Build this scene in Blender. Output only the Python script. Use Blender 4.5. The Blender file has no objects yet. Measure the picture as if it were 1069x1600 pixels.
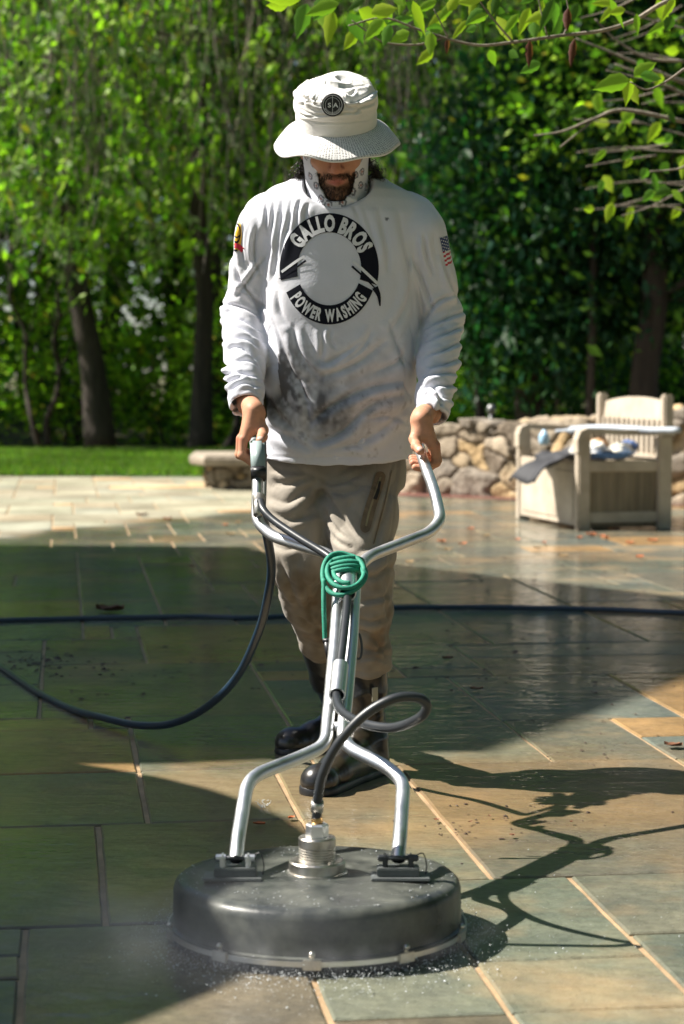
import bpy, bmesh, math, random
import numpy as np
from mathutils import Vector, Matrix
from mathutils.bvhtree import BVHTree
S = bpy.context.scene
COL = S.collection
R = math.radians
rng = np.random.default_rng(7)
random.seed(7)

# ------------------------------------------------------------------ camera
FPX = 3310.0; PITCH = math.atan(217/3310.0)
cam = bpy.data.cameras.new("camera"); camo = bpy.data.objects.new("camera", cam); COL.objects.link(camo)
camo.location = (0, 0, 1.0); camo.rotation_euler = (math.pi/2-PITCH, 0, 0)
cam.sensor_fit = 'VERTICAL'; cam.sensor_height = 36; cam.sensor_width = 24
cam.lens = 36*FPX/1600; cam.clip_start = .1; cam.clip_end = 400
cam.dof.use_dof = True; cam.dof.focus_distance = 4.7; cam.dof.aperture_fstop = 5.0
S.camera = camo
# ------------------------------------------------------------------ light
SUN = Vector((1.0, -0.14, -1.15)).normalized()       # direction the light travels
SUN_EL = math.asin(-SUN.z)
w = bpy.data.worlds.new("World"); S.world = w; w.use_nodes = True
nt = w.node_tree; nt.nodes.clear()
sky = nt.nodes.new('ShaderNodeTexSky'); sky.sky_type = 'NISHITA'; sky.sun_disc = False
sky.sun_elevation = SUN_EL; sky.sun_rotation = math.atan2(-SUN.x, -SUN.y)
sky.air_density = .85; sky.dust_density = .9; sky.ozone_density = 1.0
bg = nt.nodes.new('ShaderNodeBackground'); bg.inputs[1].default_value = 0.05
ow = nt.nodes.new('ShaderNodeOutputWorld')
nt.links.new(sky.outputs[0], bg.inputs[0]); nt.links.new(bg.outputs[0], ow.inputs[0])
sl = bpy.data.lights.new("sun", 'SUN'); sl.energy = 5.0; sl.angle = R(.55); sl.color = (1, .95, .86)
so = bpy.data.objects.new("sun", sl); COL.objects.link(so); so.rotation_euler = SUN.to_track_quat('-Z', 'Y').to_euler()
S.view_settings.view_transform = 'Standard'; S.view_settings.look = 'None'; S.view_settings.gamma = 1
S.view_settings.exposure = 1.27
S.render.engine = 'CYCLES'
S.cycles.max_bounces = 6; S.cycles.diffuse_bounces = 2; S.cycles.glossy_bounces = 3; S.cycles.transmission_bounces = 4
S.cycles.transparent_max_bounces = 8; S.cycles.use_denoising = True
try: S.cycles.sample_clamp_indirect = 6
except Exception: pass

# ------------------------------------------------------------------ helpers
_cp, _sp = math.cos(PITCH), math.sin(PITCH)
def ray(px, py):
    a = (px-534.5)/FPX; b = (800-py)/FPX
    return Vector((a, _cp + b*_sp, -_sp + b*_cp))
def P(px, py, d):                                   # the point seen at a pixel of the photograph, d metres in front
    r = ray(px, py); return Vector((0, 0, 1)) + r*(d/r.y)
def G(px, py, z=0.0):                               # ... on the ground
    r = ray(px, py); t = (z-1)/r.z; return Vector((0, 0, 1)) + r*t
def tagit(o, label=None, cat=None, group=None, kind=None):
    for k, v in (('label', label), ('category', cat), ('group', group), ('kind', kind)):
        if v: o[k] = v
    return o
def mk(name, V, F, m=None, parent=None, smooth=True, cols=None, mats=None, mi=None):
    me = bpy.data.meshes.new(name)
    V = np.asarray(V, dtype=np.float32)
    if isinstance(F, np.ndarray) and F.ndim == 2:
        n, k = F.shape
        me.vertices.add(len(V)); me.vertices.foreach_set('co', V.ravel())
        me.loops.add(n*k); me.loops.foreach_set('vertex_index', F.astype(np.int32).ravel())
        me.polygons.add(n)
        me.polygons.foreach_set('loop_start', np.arange(0, n*k, k, dtype=np.int32))
        me.polygons.foreach_set('loop_total', np.full(n, k, dtype=np.int32))
        me.update(calc_edges=True)
    else:
        me.from_pydata([tuple(map(float, v)) for v in V], [], [tuple(int(i) for i in f) for f in F])
        me.update()
    me.polygons.foreach_set('use_smooth', np.full(len(me.polygons), bool(smooth)))
    if cols is not None:
        a = me.color_attributes.new('col', 'FLOAT_COLOR', 'POINT')
        c = np.ones((len(V), 4), dtype=np.float32); c[:, :3] = cols
        a.data.foreach_set('color', c.ravel())
    o = bpy.data.objects.new(name, me); COL.objects.link(o)
    if mats:
        for x in mats: me.materials.append(x)
        if mi is not None: me.polygons.foreach_set('material_index', np.asarray(mi, dtype=np.int32))
    elif m: me.materials.append(m)
    if parent is not None: o.parent = parent
    return o
def root(name, label, cat, group=None, loc=(0, 0, 0)):
    o = bpy.data.objects.new(name, None); COL.objects.link(o); o.location = loc; o.empty_display_size = .1
    bpy.context.view_layer.update()
    return tagit(o, label, cat, group)
def put(o, parent):                                  # parent built in world space under a root that stands elsewhere
    o.parent = parent; o.matrix_parent_inverse = Matrix.Translation(-parent.location); return o

# ---- cheap value noise (numpy)
def _h(i, j, k, s):
    n = (i.astype(np.int64)*374761393 + j.astype(np.int64)*668265263 + k.astype(np.int64)*2147483647 + s*1274126177) & 0xffffffff
    n = ((n ^ (n >> 13))*1274126177) & 0xffffffff
    return ((n ^ (n >> 16)) & 0xffff)/65535.0
def vn(p, f=1.0, s=0):
    p = np.asarray(p, dtype=np.float64)*f
    i = np.floor(p).astype(np.int64); t = p-i; t = t*t*(3-2*t)
    r = 0
    for a in (0, 1):
        for b in (0, 1):
            for c in (0, 1):
                wgt = (t[:, 0] if a else 1-t[:, 0])*(t[:, 1] if b else 1-t[:, 1])*(t[:, 2] if c else 1-t[:, 2])
                r = r + wgt*_h(i[:, 0]+a, i[:, 1]+b, i[:, 2]+c, s)
    return r*2-1
def fbm(p, f=1.0, o=3, s=0):
    r = 0; a = 1; tot = 0
    for k in range(o):
        r = r+a*vn(p, f, s+k); tot += a; a *= .5; f *= 2.1
    return r/tot
def sm(x, a, b):
    t = np.clip((x-a)/(b-a), 0, 1); return t*t*(3-2*t)

# ---- mesh collector
class MB:
    def __init__(s): s.v = []; s.f = []; s.c = []
    def add(s, V, F, c=None):
        n = len(s.v); s.v += [tuple(v) for v in V]; s.f += [tuple(i+n for i in f) for f in F]
        s.c += [c or (1, 1, 1)]*len(V); return s
    def box(s, c, h, M=None, b=0.0, col=None):       # centre, half sizes, optional 3x3 rotation, chamfer
        bm = bmesh.new(); bmesh.ops.create_cube(bm, size=2)
        for v in bm.verts: v.co = Vector((v.co.x*h[0], v.co.y*h[1], v.co.z*h[2]))
        if b > 0: bmesh.ops.bevel(bm, geom=bm.edges[:], offset=b, segments=2, affect='EDGES')
        V = [(M @ v.co if M else v.co)+Vector(c) for v in bm.verts]; bm.verts.index_update()
        F = [[v.index for v in f.verts] for f in bm.faces]; bm.free(); return s.add(V, F, col)
    def tube(s, pts, r, n=12, cap=True, col=None, closed=False):
        pts = [Vector(p) for p in pts]; m = len(pts)
        rr = r if isinstance(r, (list, tuple, np.ndarray)) else [r]*m
        V = []; F = []; t0 = None; nrm = None
        for i, p in enumerate(pts):
            if closed: t = (pts[(i+1) % m]-pts[(i-1) % m])
            else: t = pts[min(i+1, m-1)]-pts[max(i-1, 0)]
            if t.length < 1e-9: t = t0 or Vector((0, 0, 1))
            t.normalize()
            if nrm is None:
                nrm = t.orthogonal().normalized()
            else:
                nrm = (nrm-t*nrm.dot(t))
                nrm = nrm.normalized() if nrm.length > 1e-6 else t.orthogonal().normalized()
            bn = t.cross(nrm); t0 = t
            for k in range(n):
                a = 2*math.pi*k/n; V.append(p+(nrm*math.cos(a)+bn*math.sin(a))*rr[i])
        for i in range(m if closed else m-1):
            j = (i+1) % m
            for k in range(n):
                k2 = (k+1) % n; F.append((i*n+k, i*n+k2, j*n+k2, j*n+k))
        if cap and not closed: F.append(tuple(range(n-1, -1, -1))); F.append(tuple((m-1)*n+k for k in range(n)))
        return s.add(V, F, col)
    def lathe(s, prof, c=(0, 0, 0), n=64, M=None, col=None):   # profile [(r,z)] open
        V = []; F = []
        for (r, z) in prof:
            for k in range(n):
                a = 2*math.pi*k/n; q = Vector((r*math.cos(a), r*math.sin(a), z)); V.append((M @ q if M else q)+Vector(c))
        for i in range(len(prof)-1):
            for k in range(n):
                k2 = (k+1) % n; F.append((i*n+k, i*n+k2, (i+1)*n+k2, (i+1)*n+k))
        return s.add(V, F, col)
    def build(s, name, m, parent=None, smooth=True, auto=None):
        o = mk(name, s.v, s.f, m, None, smooth, cols=np.array(s.c) if s.c else None)
        if auto is not None:
            try: o.data.set_sharp_from_angle(angle=R(auto))
            except Exception: pass
        if parent is not None: put(o, parent)
        return o
def spline(pts, n=10):                               # Catmull-Rom through points
    pts = [Vector(p) for p in pts]; q = [pts[0]*2-pts[1]]+pts+[pts[-1]*2-pts[-2]]; out = []
    for i in range(1, len(q)-2):
        a, b, c, d = q[i-1:i+3]
        for k in range(n):
            t = k/n
            out.append(.5*((2*b)+(c-a)*t+(2*a-5*b+4*c-d)*t*t+(-a+3*b-3*c+d)*t**3))
    out.append(pts[-1]); return out
def bent(pts, r=.03, n=7):                           # polyline with rounded corners (bent pipe)
    pts = [Vector(p) for p in pts]; out = [pts[0]]
    for i in range(1, len(pts)-1):
        a, b, c = pts[i-1:i+2]; u = (a-b); v = (c-b)
        k = min(r, u.length*.45, v.length*.45); p0 = b+u.normalized()*k; p1 = b+v.normalized()*k
        for j in range(n+1):
            t = j/n; out.append(p0*(1-t)**2+b*2*t*(1-t)+p1*t*t)
    out.append(pts[-1]); return out

# ---- materials
def mat(name, color=(.5, .5, .5), rough=.5, metal=0, var=.0, vscale=6, color2=None, bump=0, bscale=40, coat=0, attr=False,
        spec=.5, trans=0, rvar=0, stretch=(1, 1, 1), bdist=.01, sheen=0, objc=True):
    m = bpy.data.materials.new(name); m.use_nodes = True; t = m.node_tree; N = t.nodes; L = t.links
    b = N['Principled BSDF']; b.inputs['Roughness'].default_value = rough; b.inputs['Metallic'].default_value = metal
    b.inputs['Specular IOR Level'].default_value = spec
    if coat: b.inputs['Coat Weight'].default_value = coat; b.inputs['Coat Roughness'].default_value = .05
    if sheen: b.inputs['Sheen Weight'].default_value = sheen
    tc = N.new('ShaderNodeTexCoord'); mp = N.new('ShaderNodeMapping'); mp.inputs['Scale'].default_value = stretch
    L.new(tc.outputs['Object'], mp.inputs[0])
    src = None
    if attr:
        at = N.new('ShaderNodeAttribute'); at.attribute_name = 'col'; src = at.outputs['Color']
    if var or color2:
        nz = N.new('ShaderNodeTexNoise'); nz.inputs['Scale'].default_value = vscale; nz.inputs['Detail'].default_value = 6; nz.inputs['Roughness'].default_value = .62
        L.new(mp.outputs[0], nz.inputs[0])
        rp = N.new('ShaderNodeValToRGB'); rp.color_ramp.elements[0].position = .32; rp.color_ramp.elements[1].position = .68
        c1 = tuple(c*(1-var) for c in color)+(1,); c2 = tuple(min(1, c*(1+var)) for c in (color2 or color))+(1,)
        if attr: c1 = (1-var,)*3+(1,); c2 = (1+var,)*3+(1,)
        rp.color_ramp.elements[0].color = c1; rp.color_ramp.elements[1].color = c2
        L.new(nz.outputs[0], rp.inputs[0])
        if attr:
            mx = N.new('ShaderNodeMixRGB'); mx.blend_type = 'MULTIPLY'; mx.inputs[0].default_value = 1
            L.new(src, mx.inputs[1]); L.new(rp.outputs[0], mx.inputs[2]); src = mx.outputs[0]
        else: src = rp.outputs[0]
        if rvar:
            mr = N.new('ShaderNodeMapRange'); mr.inputs[1].default_value = .3; mr.inputs[2].default_value = .7
            mr.inputs[3].default_value = rough-rvar; mr.inputs[4].default_value = rough+rvar
            L.new(nz.outputs[0], mr.inputs[0]); L.new(mr.outputs[0], b.inputs['Roughness'])
    if src: L.new(src, b.inputs['Base Color'])
    else: b.inputs['Base Color'].default_value = tuple(color)+(1,)
    if bump:
        n2 = N.new('ShaderNodeTexNoise'); n2.inputs['Scale'].default_value = bscale; n2.inputs['Detail'].default_value = 5
        L.new(mp.outputs[0], n2.inputs[0]); bp = N.new('ShaderNodeBump'); bp.inputs['Strength'].default_value = bump; bp.inputs['Distance'].default_value = bdist
        L.new(n2.outputs[0], bp.inputs['Height']); L.new(bp.outputs[0], b.inputs['Normal'])
    m['_b'] = 1
    return m
def leafmat(name, trans=.38, rough=.45):
    m = bpy.data.materials.new(name); m.use_nodes = True; t = m.node_tree; N = t.nodes; L = t.links
    b = N['Principled BSDF']; b.inputs['Roughness'].default_value = rough; b.inputs['Specular IOR Level'].default_value = .22
    at = N.new('ShaderNodeAttribute'); at.attribute_name = 'col'; L.new(at.outputs['Color'], b.inputs['Base Color'])
    tr = N.new('ShaderNodeBsdfTranslucent'); mx = N.new('ShaderNodeMixRGB'); mx.blend_type = 'MULTIPLY'; mx.inputs[0].default_value = 1
    mx.inputs[2].default_value = (1.2, 1.65, .5, 1); L.new(at.outputs['Color'], mx.inputs[1]); L.new(mx.outputs[0], tr.inputs[0])
    ms = N.new('ShaderNodeMixShader'); ms.inputs[0].default_value = trans
    L.new(b.outputs[0], ms.inputs[1]); L.new(tr.outputs[0], ms.inputs[2]); L.new(ms.outputs[0], N['Material Output'].inputs[0])
    return m

# ---- signed distance fields and surface nets
def surfnets(F, org, h):
    neg = F < 0
    nx, ny, nz = [d-1 for d in F.shape]
    cnt = np.zeros((nx, ny, nz), dtype=np.int8)
    for a in (0, 1):
        for b in (0, 1):
            for c in (0, 1): cnt += neg[a:a+nx, b:b+ny, c:c+nz]
    act = np.argwhere((cnt > 0) & (cnt < 8))
    idx = -np.ones((nx, ny, nz), dtype=np.int32); idx[act[:, 0], act[:, 1], act[:, 2]] = np.arange(len(act))
    acc = np.zeros((len(act), 3)); num = np.zeros(len(act))
    cs = [(a, b, c) for a in (0, 1) for b in (0, 1) for c in (0, 1)]
    val = {c: F[act[:, 0]+c[0], act[:, 1]+c[1], act[:, 2]+c[2]] for c in cs}
    for c in cs:
        for ax in range(3):
            if c[ax] == 0:
                d = list(c); d[ax] = 1; d = tuple(d)
                f0, f1 = val[c], val[d]; cr = (f0 < 0) != (f1 < 0)
                t = np.where(cr, f0/np.where(cr, f0-f1, 1), 0)
                p = np.zeros((len(act), 3)); p += np.array(c, dtype=float); p[:, ax] += t
                acc += p*cr[:, None]; num += cr
    V = (act+acc/num[:, None])*h+np.array(org)
    faces = []
    for ax in range(3):
        u, v = (ax+1) % 3, (ax+2) % 3
        sl0 = [slice(None)]*3; sl1 = [slice(None)]*3
        sl0[ax] = slice(0, F.shape[ax]-1); sl1[ax] = slice(1, F.shape[ax])
        ch = neg[tuple(sl0)] != neg[tuple(sl1)]
        e = np.argwhere(ch); e = e[(e[:, u] > 0) & (e[:, v] > 0) & (e[:, u] < F.shape[u]-1) & (e[:, v] < F.shape[v]-1)]
        if not len(e): continue
        def g(du, dv):
            q = e.copy(); q[:, u] -= du; q[:, v] -= dv; return idx[q[:, 0], q[:, 1], q[:, 2]]
        q = np.stack([g(1, 1), g(0, 1), g(0, 0), g(1, 0)], 1)
        fl = neg[e[:, 0], e[:, 1], e[:, 2]]
        q = np.where(fl[:, None], q, q[:, ::-1]); faces.append(q)
    return V, np.concatenate(faces)
class SDF:
    def __init__(s, lo, hi, h):
        s.lo = np.array(lo, dtype=float); s.h = h; s.n = np.ceil((np.array(hi)-s.lo)/h).astype(int)+1
        s.F = np.full(tuple(s.n), .05, dtype=np.float32)
        s.ax = [s.lo[i]+np.arange(s.n[i])*h for i in range(3)]
    def _sub(s, lo, hi, pad):
        a = np.clip(np.floor((np.array(lo)-pad-s.lo)/s.h).astype(int), 0, s.n); b = np.clip(np.ceil((np.array(hi)+pad-s.lo)/s.h).astype(int)+1, 0, s.n)
        if (b <= a).any(): return None
        sl = tuple(slice(a[i], b[i]) for i in range(3))
        X, Y, Z = np.meshgrid(*[s.ax[i][sl[i]] for i in range(3)], indexing='ij', sparse=True)
        return sl, X, Y, Z
    def _comb(s, sl, d, k, op):
        f = s.F[sl]
        if op == 'u':
            hh = np.clip(.5+.5*(f-d)/max(k, 1e-6), 0, 1); s.F[sl] = f*(1-hh)+d*hh-k*hh*(1-hh)
        elif op == 'c': s.F[sl] = np.maximum(f, -d)
        elif op == 'sc':
            hh = np.clip(.5-.5*(f+d)/max(k, 1e-6), 0, 1); s.F[sl] = f*(1-hh)-d*hh+k*hh*(1-hh)
    def cone(s, a, b, ra, rb, k=.01, op='u'):
        a = np.array(a, dtype=float); b = np.array(b, dtype=float); r = max(ra, rb)
        q = s._sub(np.minimum(a, b)-r, np.maximum(a, b)+r, k+.03)
        if q is None: return s
        sl, X, Y, Z = q; ab = b-a; L = max((ab**2).sum(), 1e-12)
        t = np.clip(((X-a[0])*ab[0]+(Y-a[1])*ab[1]+(Z-a[2])*ab[2])/L, 0, 1)
        d = np.sqrt((X-a[0]-t*ab[0])**2+(Y-a[1]-t*ab[1])**2+(Z-a[2]-t*ab[2])**2)-(ra+(rb-ra)*t)
        s._comb(sl, d.astype(np.float32), k, op); return s
    def chain(s, pts, rs, k=.01, op='u'):
        for i in range(len(pts)-1): s.cone(pts[i], pts[i+1], rs[i], rs[i+1], k, op)
        return s
    def ell(s, c, r, k=.01, M=None, op='u'):
        c = np.array(c, dtype=float); rm = max(r); q = s._sub(c-rm, c+rm, k+.03)
        if q is None: return s
        sl, X, Y, Z = q; x, y, z = X-c[0], Y-c[1], Z-c[2]
        if M is not None:
            x, y, z = (M[0][0]*x+M[0][1]*y+M[0][2]*z, M[1][0]*x+M[1][1]*y+M[1][2]*z, M[2][0]*x+M[2][1]*y+M[2][2]*z)
        k0 = np.sqrt((x/r[0])**2+(y/r[1])**2+(z/r[2])**2); k1 = np.sqrt((x/r[0]**2)**2+(y/r[1]**2)**2+(z/r[2]**2)**2)+1e-9
        s._comb(sl, (k0*(k0-1)/k1).astype(np.float32), k, op); return s
    def loft(s, T, k=.01, ex=2.3, op='u'):           # rows (z, cx, cy, wx, wy)
        T = np.array(sorted(T)); z0, z1 = T[0, 0], T[-1, 0]
        q = s._sub((T[:, 1].min()-T[:, 3].max(), T[:, 2].min()-T[:, 4].max(), z0), (T[:, 1].max()+T[:, 3].max(), T[:, 2].max()+T[:, 4].max(), z1), k+.03)
        if q is None: return s
        sl, X, Y, Z = q
        I = lambda j: np.interp(Z, T[:, 0], T[:, j])
        wx, wy = I(3), I(4)
        n = ((np.abs((X-I(1))/wx)**ex+np.abs((Y-I(2))/wy)**ex)**(1/ex)-1)*np.minimum(wx, wy)
        d = np.maximum(n, np.maximum(z0-Z, Z-z1))
        s._comb(sl, d.astype(np.float32), k, op); return s
    def plane(s, p, n):                              # keep the side opposite to n
        p = Vector(p); n = Vector(n).normalized()
        X, Y, Z = np.meshgrid(*s.ax, indexing='ij', sparse=True)
        s.F = np.maximum(s.F, ((X-p.x)*n.x+(Y-p.y)*n.y+(Z-p.z)*n.z).astype(np.float32)); return s
    def mesh(s): return surfnets(s.F, s.lo, s.h)
def normals(V, Fq):
    a, b, c, d = (V[Fq[:, i]] for i in range(4)); n = np.cross(c-a, d-b)
    N = np.zeros_like(V)
    for i in range(4): np.add.at(N, Fq[:, i], n)
    return N/(np.linalg.norm(N, axis=1)[:, None]+1e-12)
def smooth(V, Fq, it=1, lam=.5):
    for _ in range(it):
        A = np.zeros_like(V); C = np.zeros(len(V))
        for i in range(4):
            j = (i+1) % 4; np.add.at(A, Fq[:, i], V[Fq[:, j]]); np.add.at(A, Fq[:, j], V[Fq[:, i]])
            np.add.at(C, Fq[:, i], 1); np.add.at(C, Fq[:, j], 1)
        V = V+(A/C[:, None]-V)*lam
    return V
# ================================================================== SETTING
# ---- flagstone patio: ashlar pattern turned 7.5 degrees
TH = R(7.5); uc, us = math.cos(TH), math.sin(TH)
def UV(u, v, z=0.0): return (u*uc-v*us, u*us+v*uc, z)
def stone_mat():
    m = bpy.data.materials.new("wet_flagstone"); m.use_nodes = True; t = m.node_tree; N = t.nodes; L = t.links
    b = N['Principled BSDF']
    at = N.new('ShaderNodeAttribute'); at.attribute_name = 'col'
    tc = N.new('ShaderNodeTexCoord')
    def noise(sc, det=5, st=(1, 1, 1), rough=.6):
        mp = N.new('ShaderNodeMapping'); mp.inputs['Scale'].default_value = st; L.new(tc.outputs['Object'], mp.inputs[0])
        n = N.new('ShaderNodeTexNoise'); n.inputs['Scale'].default_value = sc; n.inputs['Detail'].default_value = det; n.inputs['Roughness'].default_value = rough
        L.new(mp.outputs[0], n.inputs[0]); return n.outputs[0]
    def ramp(x, p0, p1, c0, c1):
        r = N.new('ShaderNodeValToRGB'); r.color_ramp.elements[0].position = p0; r.color_ramp.elements[1].position = p1
        r.color_ramp.elements[0].color = c0+(1,); r.color_ramp.elements[1].color = c1+(1,); L.new(x, r.inputs[0]); return r.outputs[0]
    def mix(a, c, f=1, bt='MULTIPLY'):
        x = N.new('ShaderNodeMixRGB'); x.blend_type = bt
        if isinstance(f, (int, float)): x.inputs[0].default_value = f
        else: L.new(f, x.inputs[0])
        for i, q in ((1, a), (2, c)):
            if isinstance(q, tuple): x.inputs[i].default_value = q+(1,)
            else: L.new(q, x.inputs[i])
        return x.outputs[0]
    c = mix(at.outputs['Color'], ramp(noise(5.5), .3, .7, (.72, .74, .76), (1.25, 1.2, 1.1)))
    c = mix(c, ramp(noise(38, 8, (1, 1, 1), .8), .3, .7, (.72,)*3, (1.28,)*3))
    c = mix(c, (.62, .38, .17), ramp(noise(1.7, 4), .50, .68, (0,)*3, (.34,)*3), 'MIX')      # ochre silt and rust staining
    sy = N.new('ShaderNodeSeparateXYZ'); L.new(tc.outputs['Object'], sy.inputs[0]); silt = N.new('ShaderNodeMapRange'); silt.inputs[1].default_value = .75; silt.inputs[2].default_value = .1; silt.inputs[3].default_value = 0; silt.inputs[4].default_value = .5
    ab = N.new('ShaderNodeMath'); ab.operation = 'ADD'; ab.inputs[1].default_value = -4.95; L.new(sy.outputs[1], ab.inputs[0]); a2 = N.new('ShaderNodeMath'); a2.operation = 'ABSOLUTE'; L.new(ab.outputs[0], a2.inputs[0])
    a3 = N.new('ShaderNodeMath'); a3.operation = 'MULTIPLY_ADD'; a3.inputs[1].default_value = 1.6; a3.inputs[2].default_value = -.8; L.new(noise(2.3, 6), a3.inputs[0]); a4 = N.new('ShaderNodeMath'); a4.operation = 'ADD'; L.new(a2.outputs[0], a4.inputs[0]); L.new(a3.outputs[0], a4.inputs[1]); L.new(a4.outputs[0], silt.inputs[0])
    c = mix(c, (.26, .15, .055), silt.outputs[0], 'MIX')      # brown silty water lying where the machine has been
    # the washed part near the machine is wet; the far end has dried and is pale
    sp = N.new('ShaderNodeSeparateXYZ'); L.new(tc.outputs['Object'], sp.inputs[0])
    ad = N.new('ShaderNodeMath'); ad.operation = 'MULTIPLY_ADD'; ad.inputs[1].default_value = 3.0
    L.new(noise(.55, 4, (1, 1.6, 1)), ad.inputs[0])
    xm = N.new('ShaderNodeMath'); xm.operation = 'MULTIPLY_ADD'; xm.inputs[1].default_value = -1.6; L.new(sp.outputs[0], xm.inputs[0]); L.new(sp.outputs[1], xm.inputs[2])
    L.new(xm.outputs[0], ad.inputs[2])
    dry = N.new('ShaderNodeMapRange'); dry.interpolation_type = 'SMOOTHSTEP'; dry.inputs[1].default_value = 17.4; dry.inputs[2].default_value = 18.2; L.new(ad.outputs[0], dry.inputs[0])
    vs = N.new('ShaderNodeVectorMath'); vs.operation = 'SCALE'; vs.inputs['Scale'].default_value = 7.2; L.new(at.outputs['Color'], vs.inputs[0])
    c = mix(c, ramp(noise(1.3, 8, (1, 1, 1), .7), .34, .66, (.16, .145, .11), (.38, .355, .295)), dry.outputs[0], 'MIX')
    dm = mix(vs.outputs[0], (1.12, 1.10, 1.07), .5, 'MIX'); wh = mix((1., 1., 1.), dm, dry.outputs[0], 'MIX'); c = mix(c, wh)
    L.new(c, b.inputs['Base Color'])
    film = ramp(noise(1.6, 6, (1, .8, 1)), .36, .62, (.35,)*3, (.6,)*3)
    rr = mix(film, (.75,)*3, dry.outputs[0], 'MIX'); L.new(rr, b.inputs['Roughness'])
    b.inputs['Specular IOR Level'].default_value = .18
    pud = ramp(noise(.9, 4, (1, .7, 1)), .36, .56, (.3,)*3, (1,)*3); wet = N.new('ShaderNodeMath'); wet.operation = 'SUBTRACT'; wet.use_clamp = True; L.new(pud, wet.inputs[0]); L.new(dry.outputs[0], wet.inputs[1])
    L.new(wet.outputs[0], b.inputs['Coat Weight']); b.inputs['Coat Roughness'].default_value = .045; b.inputs['Coat IOR'].default_value = 1.36
    # water film ripples + stone cleft
    rip = noise(9, 4, (1, 1.7, 1)); fine = noise(60, 2, (1, 1.6, 1)); cl = noise(7, 9, (1, 1, 1), .72)
    b1 = N.new('ShaderNodeBump'); b1.inputs['Strength'].default_value = .36; b1.inputs['Distance'].default_value = .012; L.new(rip, b1.inputs['Height'])
    b2 = N.new('ShaderNodeBump'); b2.inputs['Strength'].default_value = .15; b2.inputs['Distance'].default_value = .0016; L.new(fine, b2.inputs['Height']); L.new(b1.outputs[0], b2.inputs['Normal'])
    b3 = N.new('ShaderNodeBump'); b3.inputs['Strength'].default_value = .8; b3.inputs['Distance'].default_value = .012; L.new(cl, b3.inputs['Height']); L.new(b2.outputs[0], b3.inputs['Normal'])
    L.new(b3.outputs[0], b.inputs['Normal']); L.new(b1.outputs[0], b.inputs['Coat Normal'])
    return m
M_STONE = stone_mat()
M_GROUT = mat("sand_joint", (.36, .245, .14), .55, var=.3, vscale=9, bump=.5, bscale=120, bdist=.003)
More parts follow.
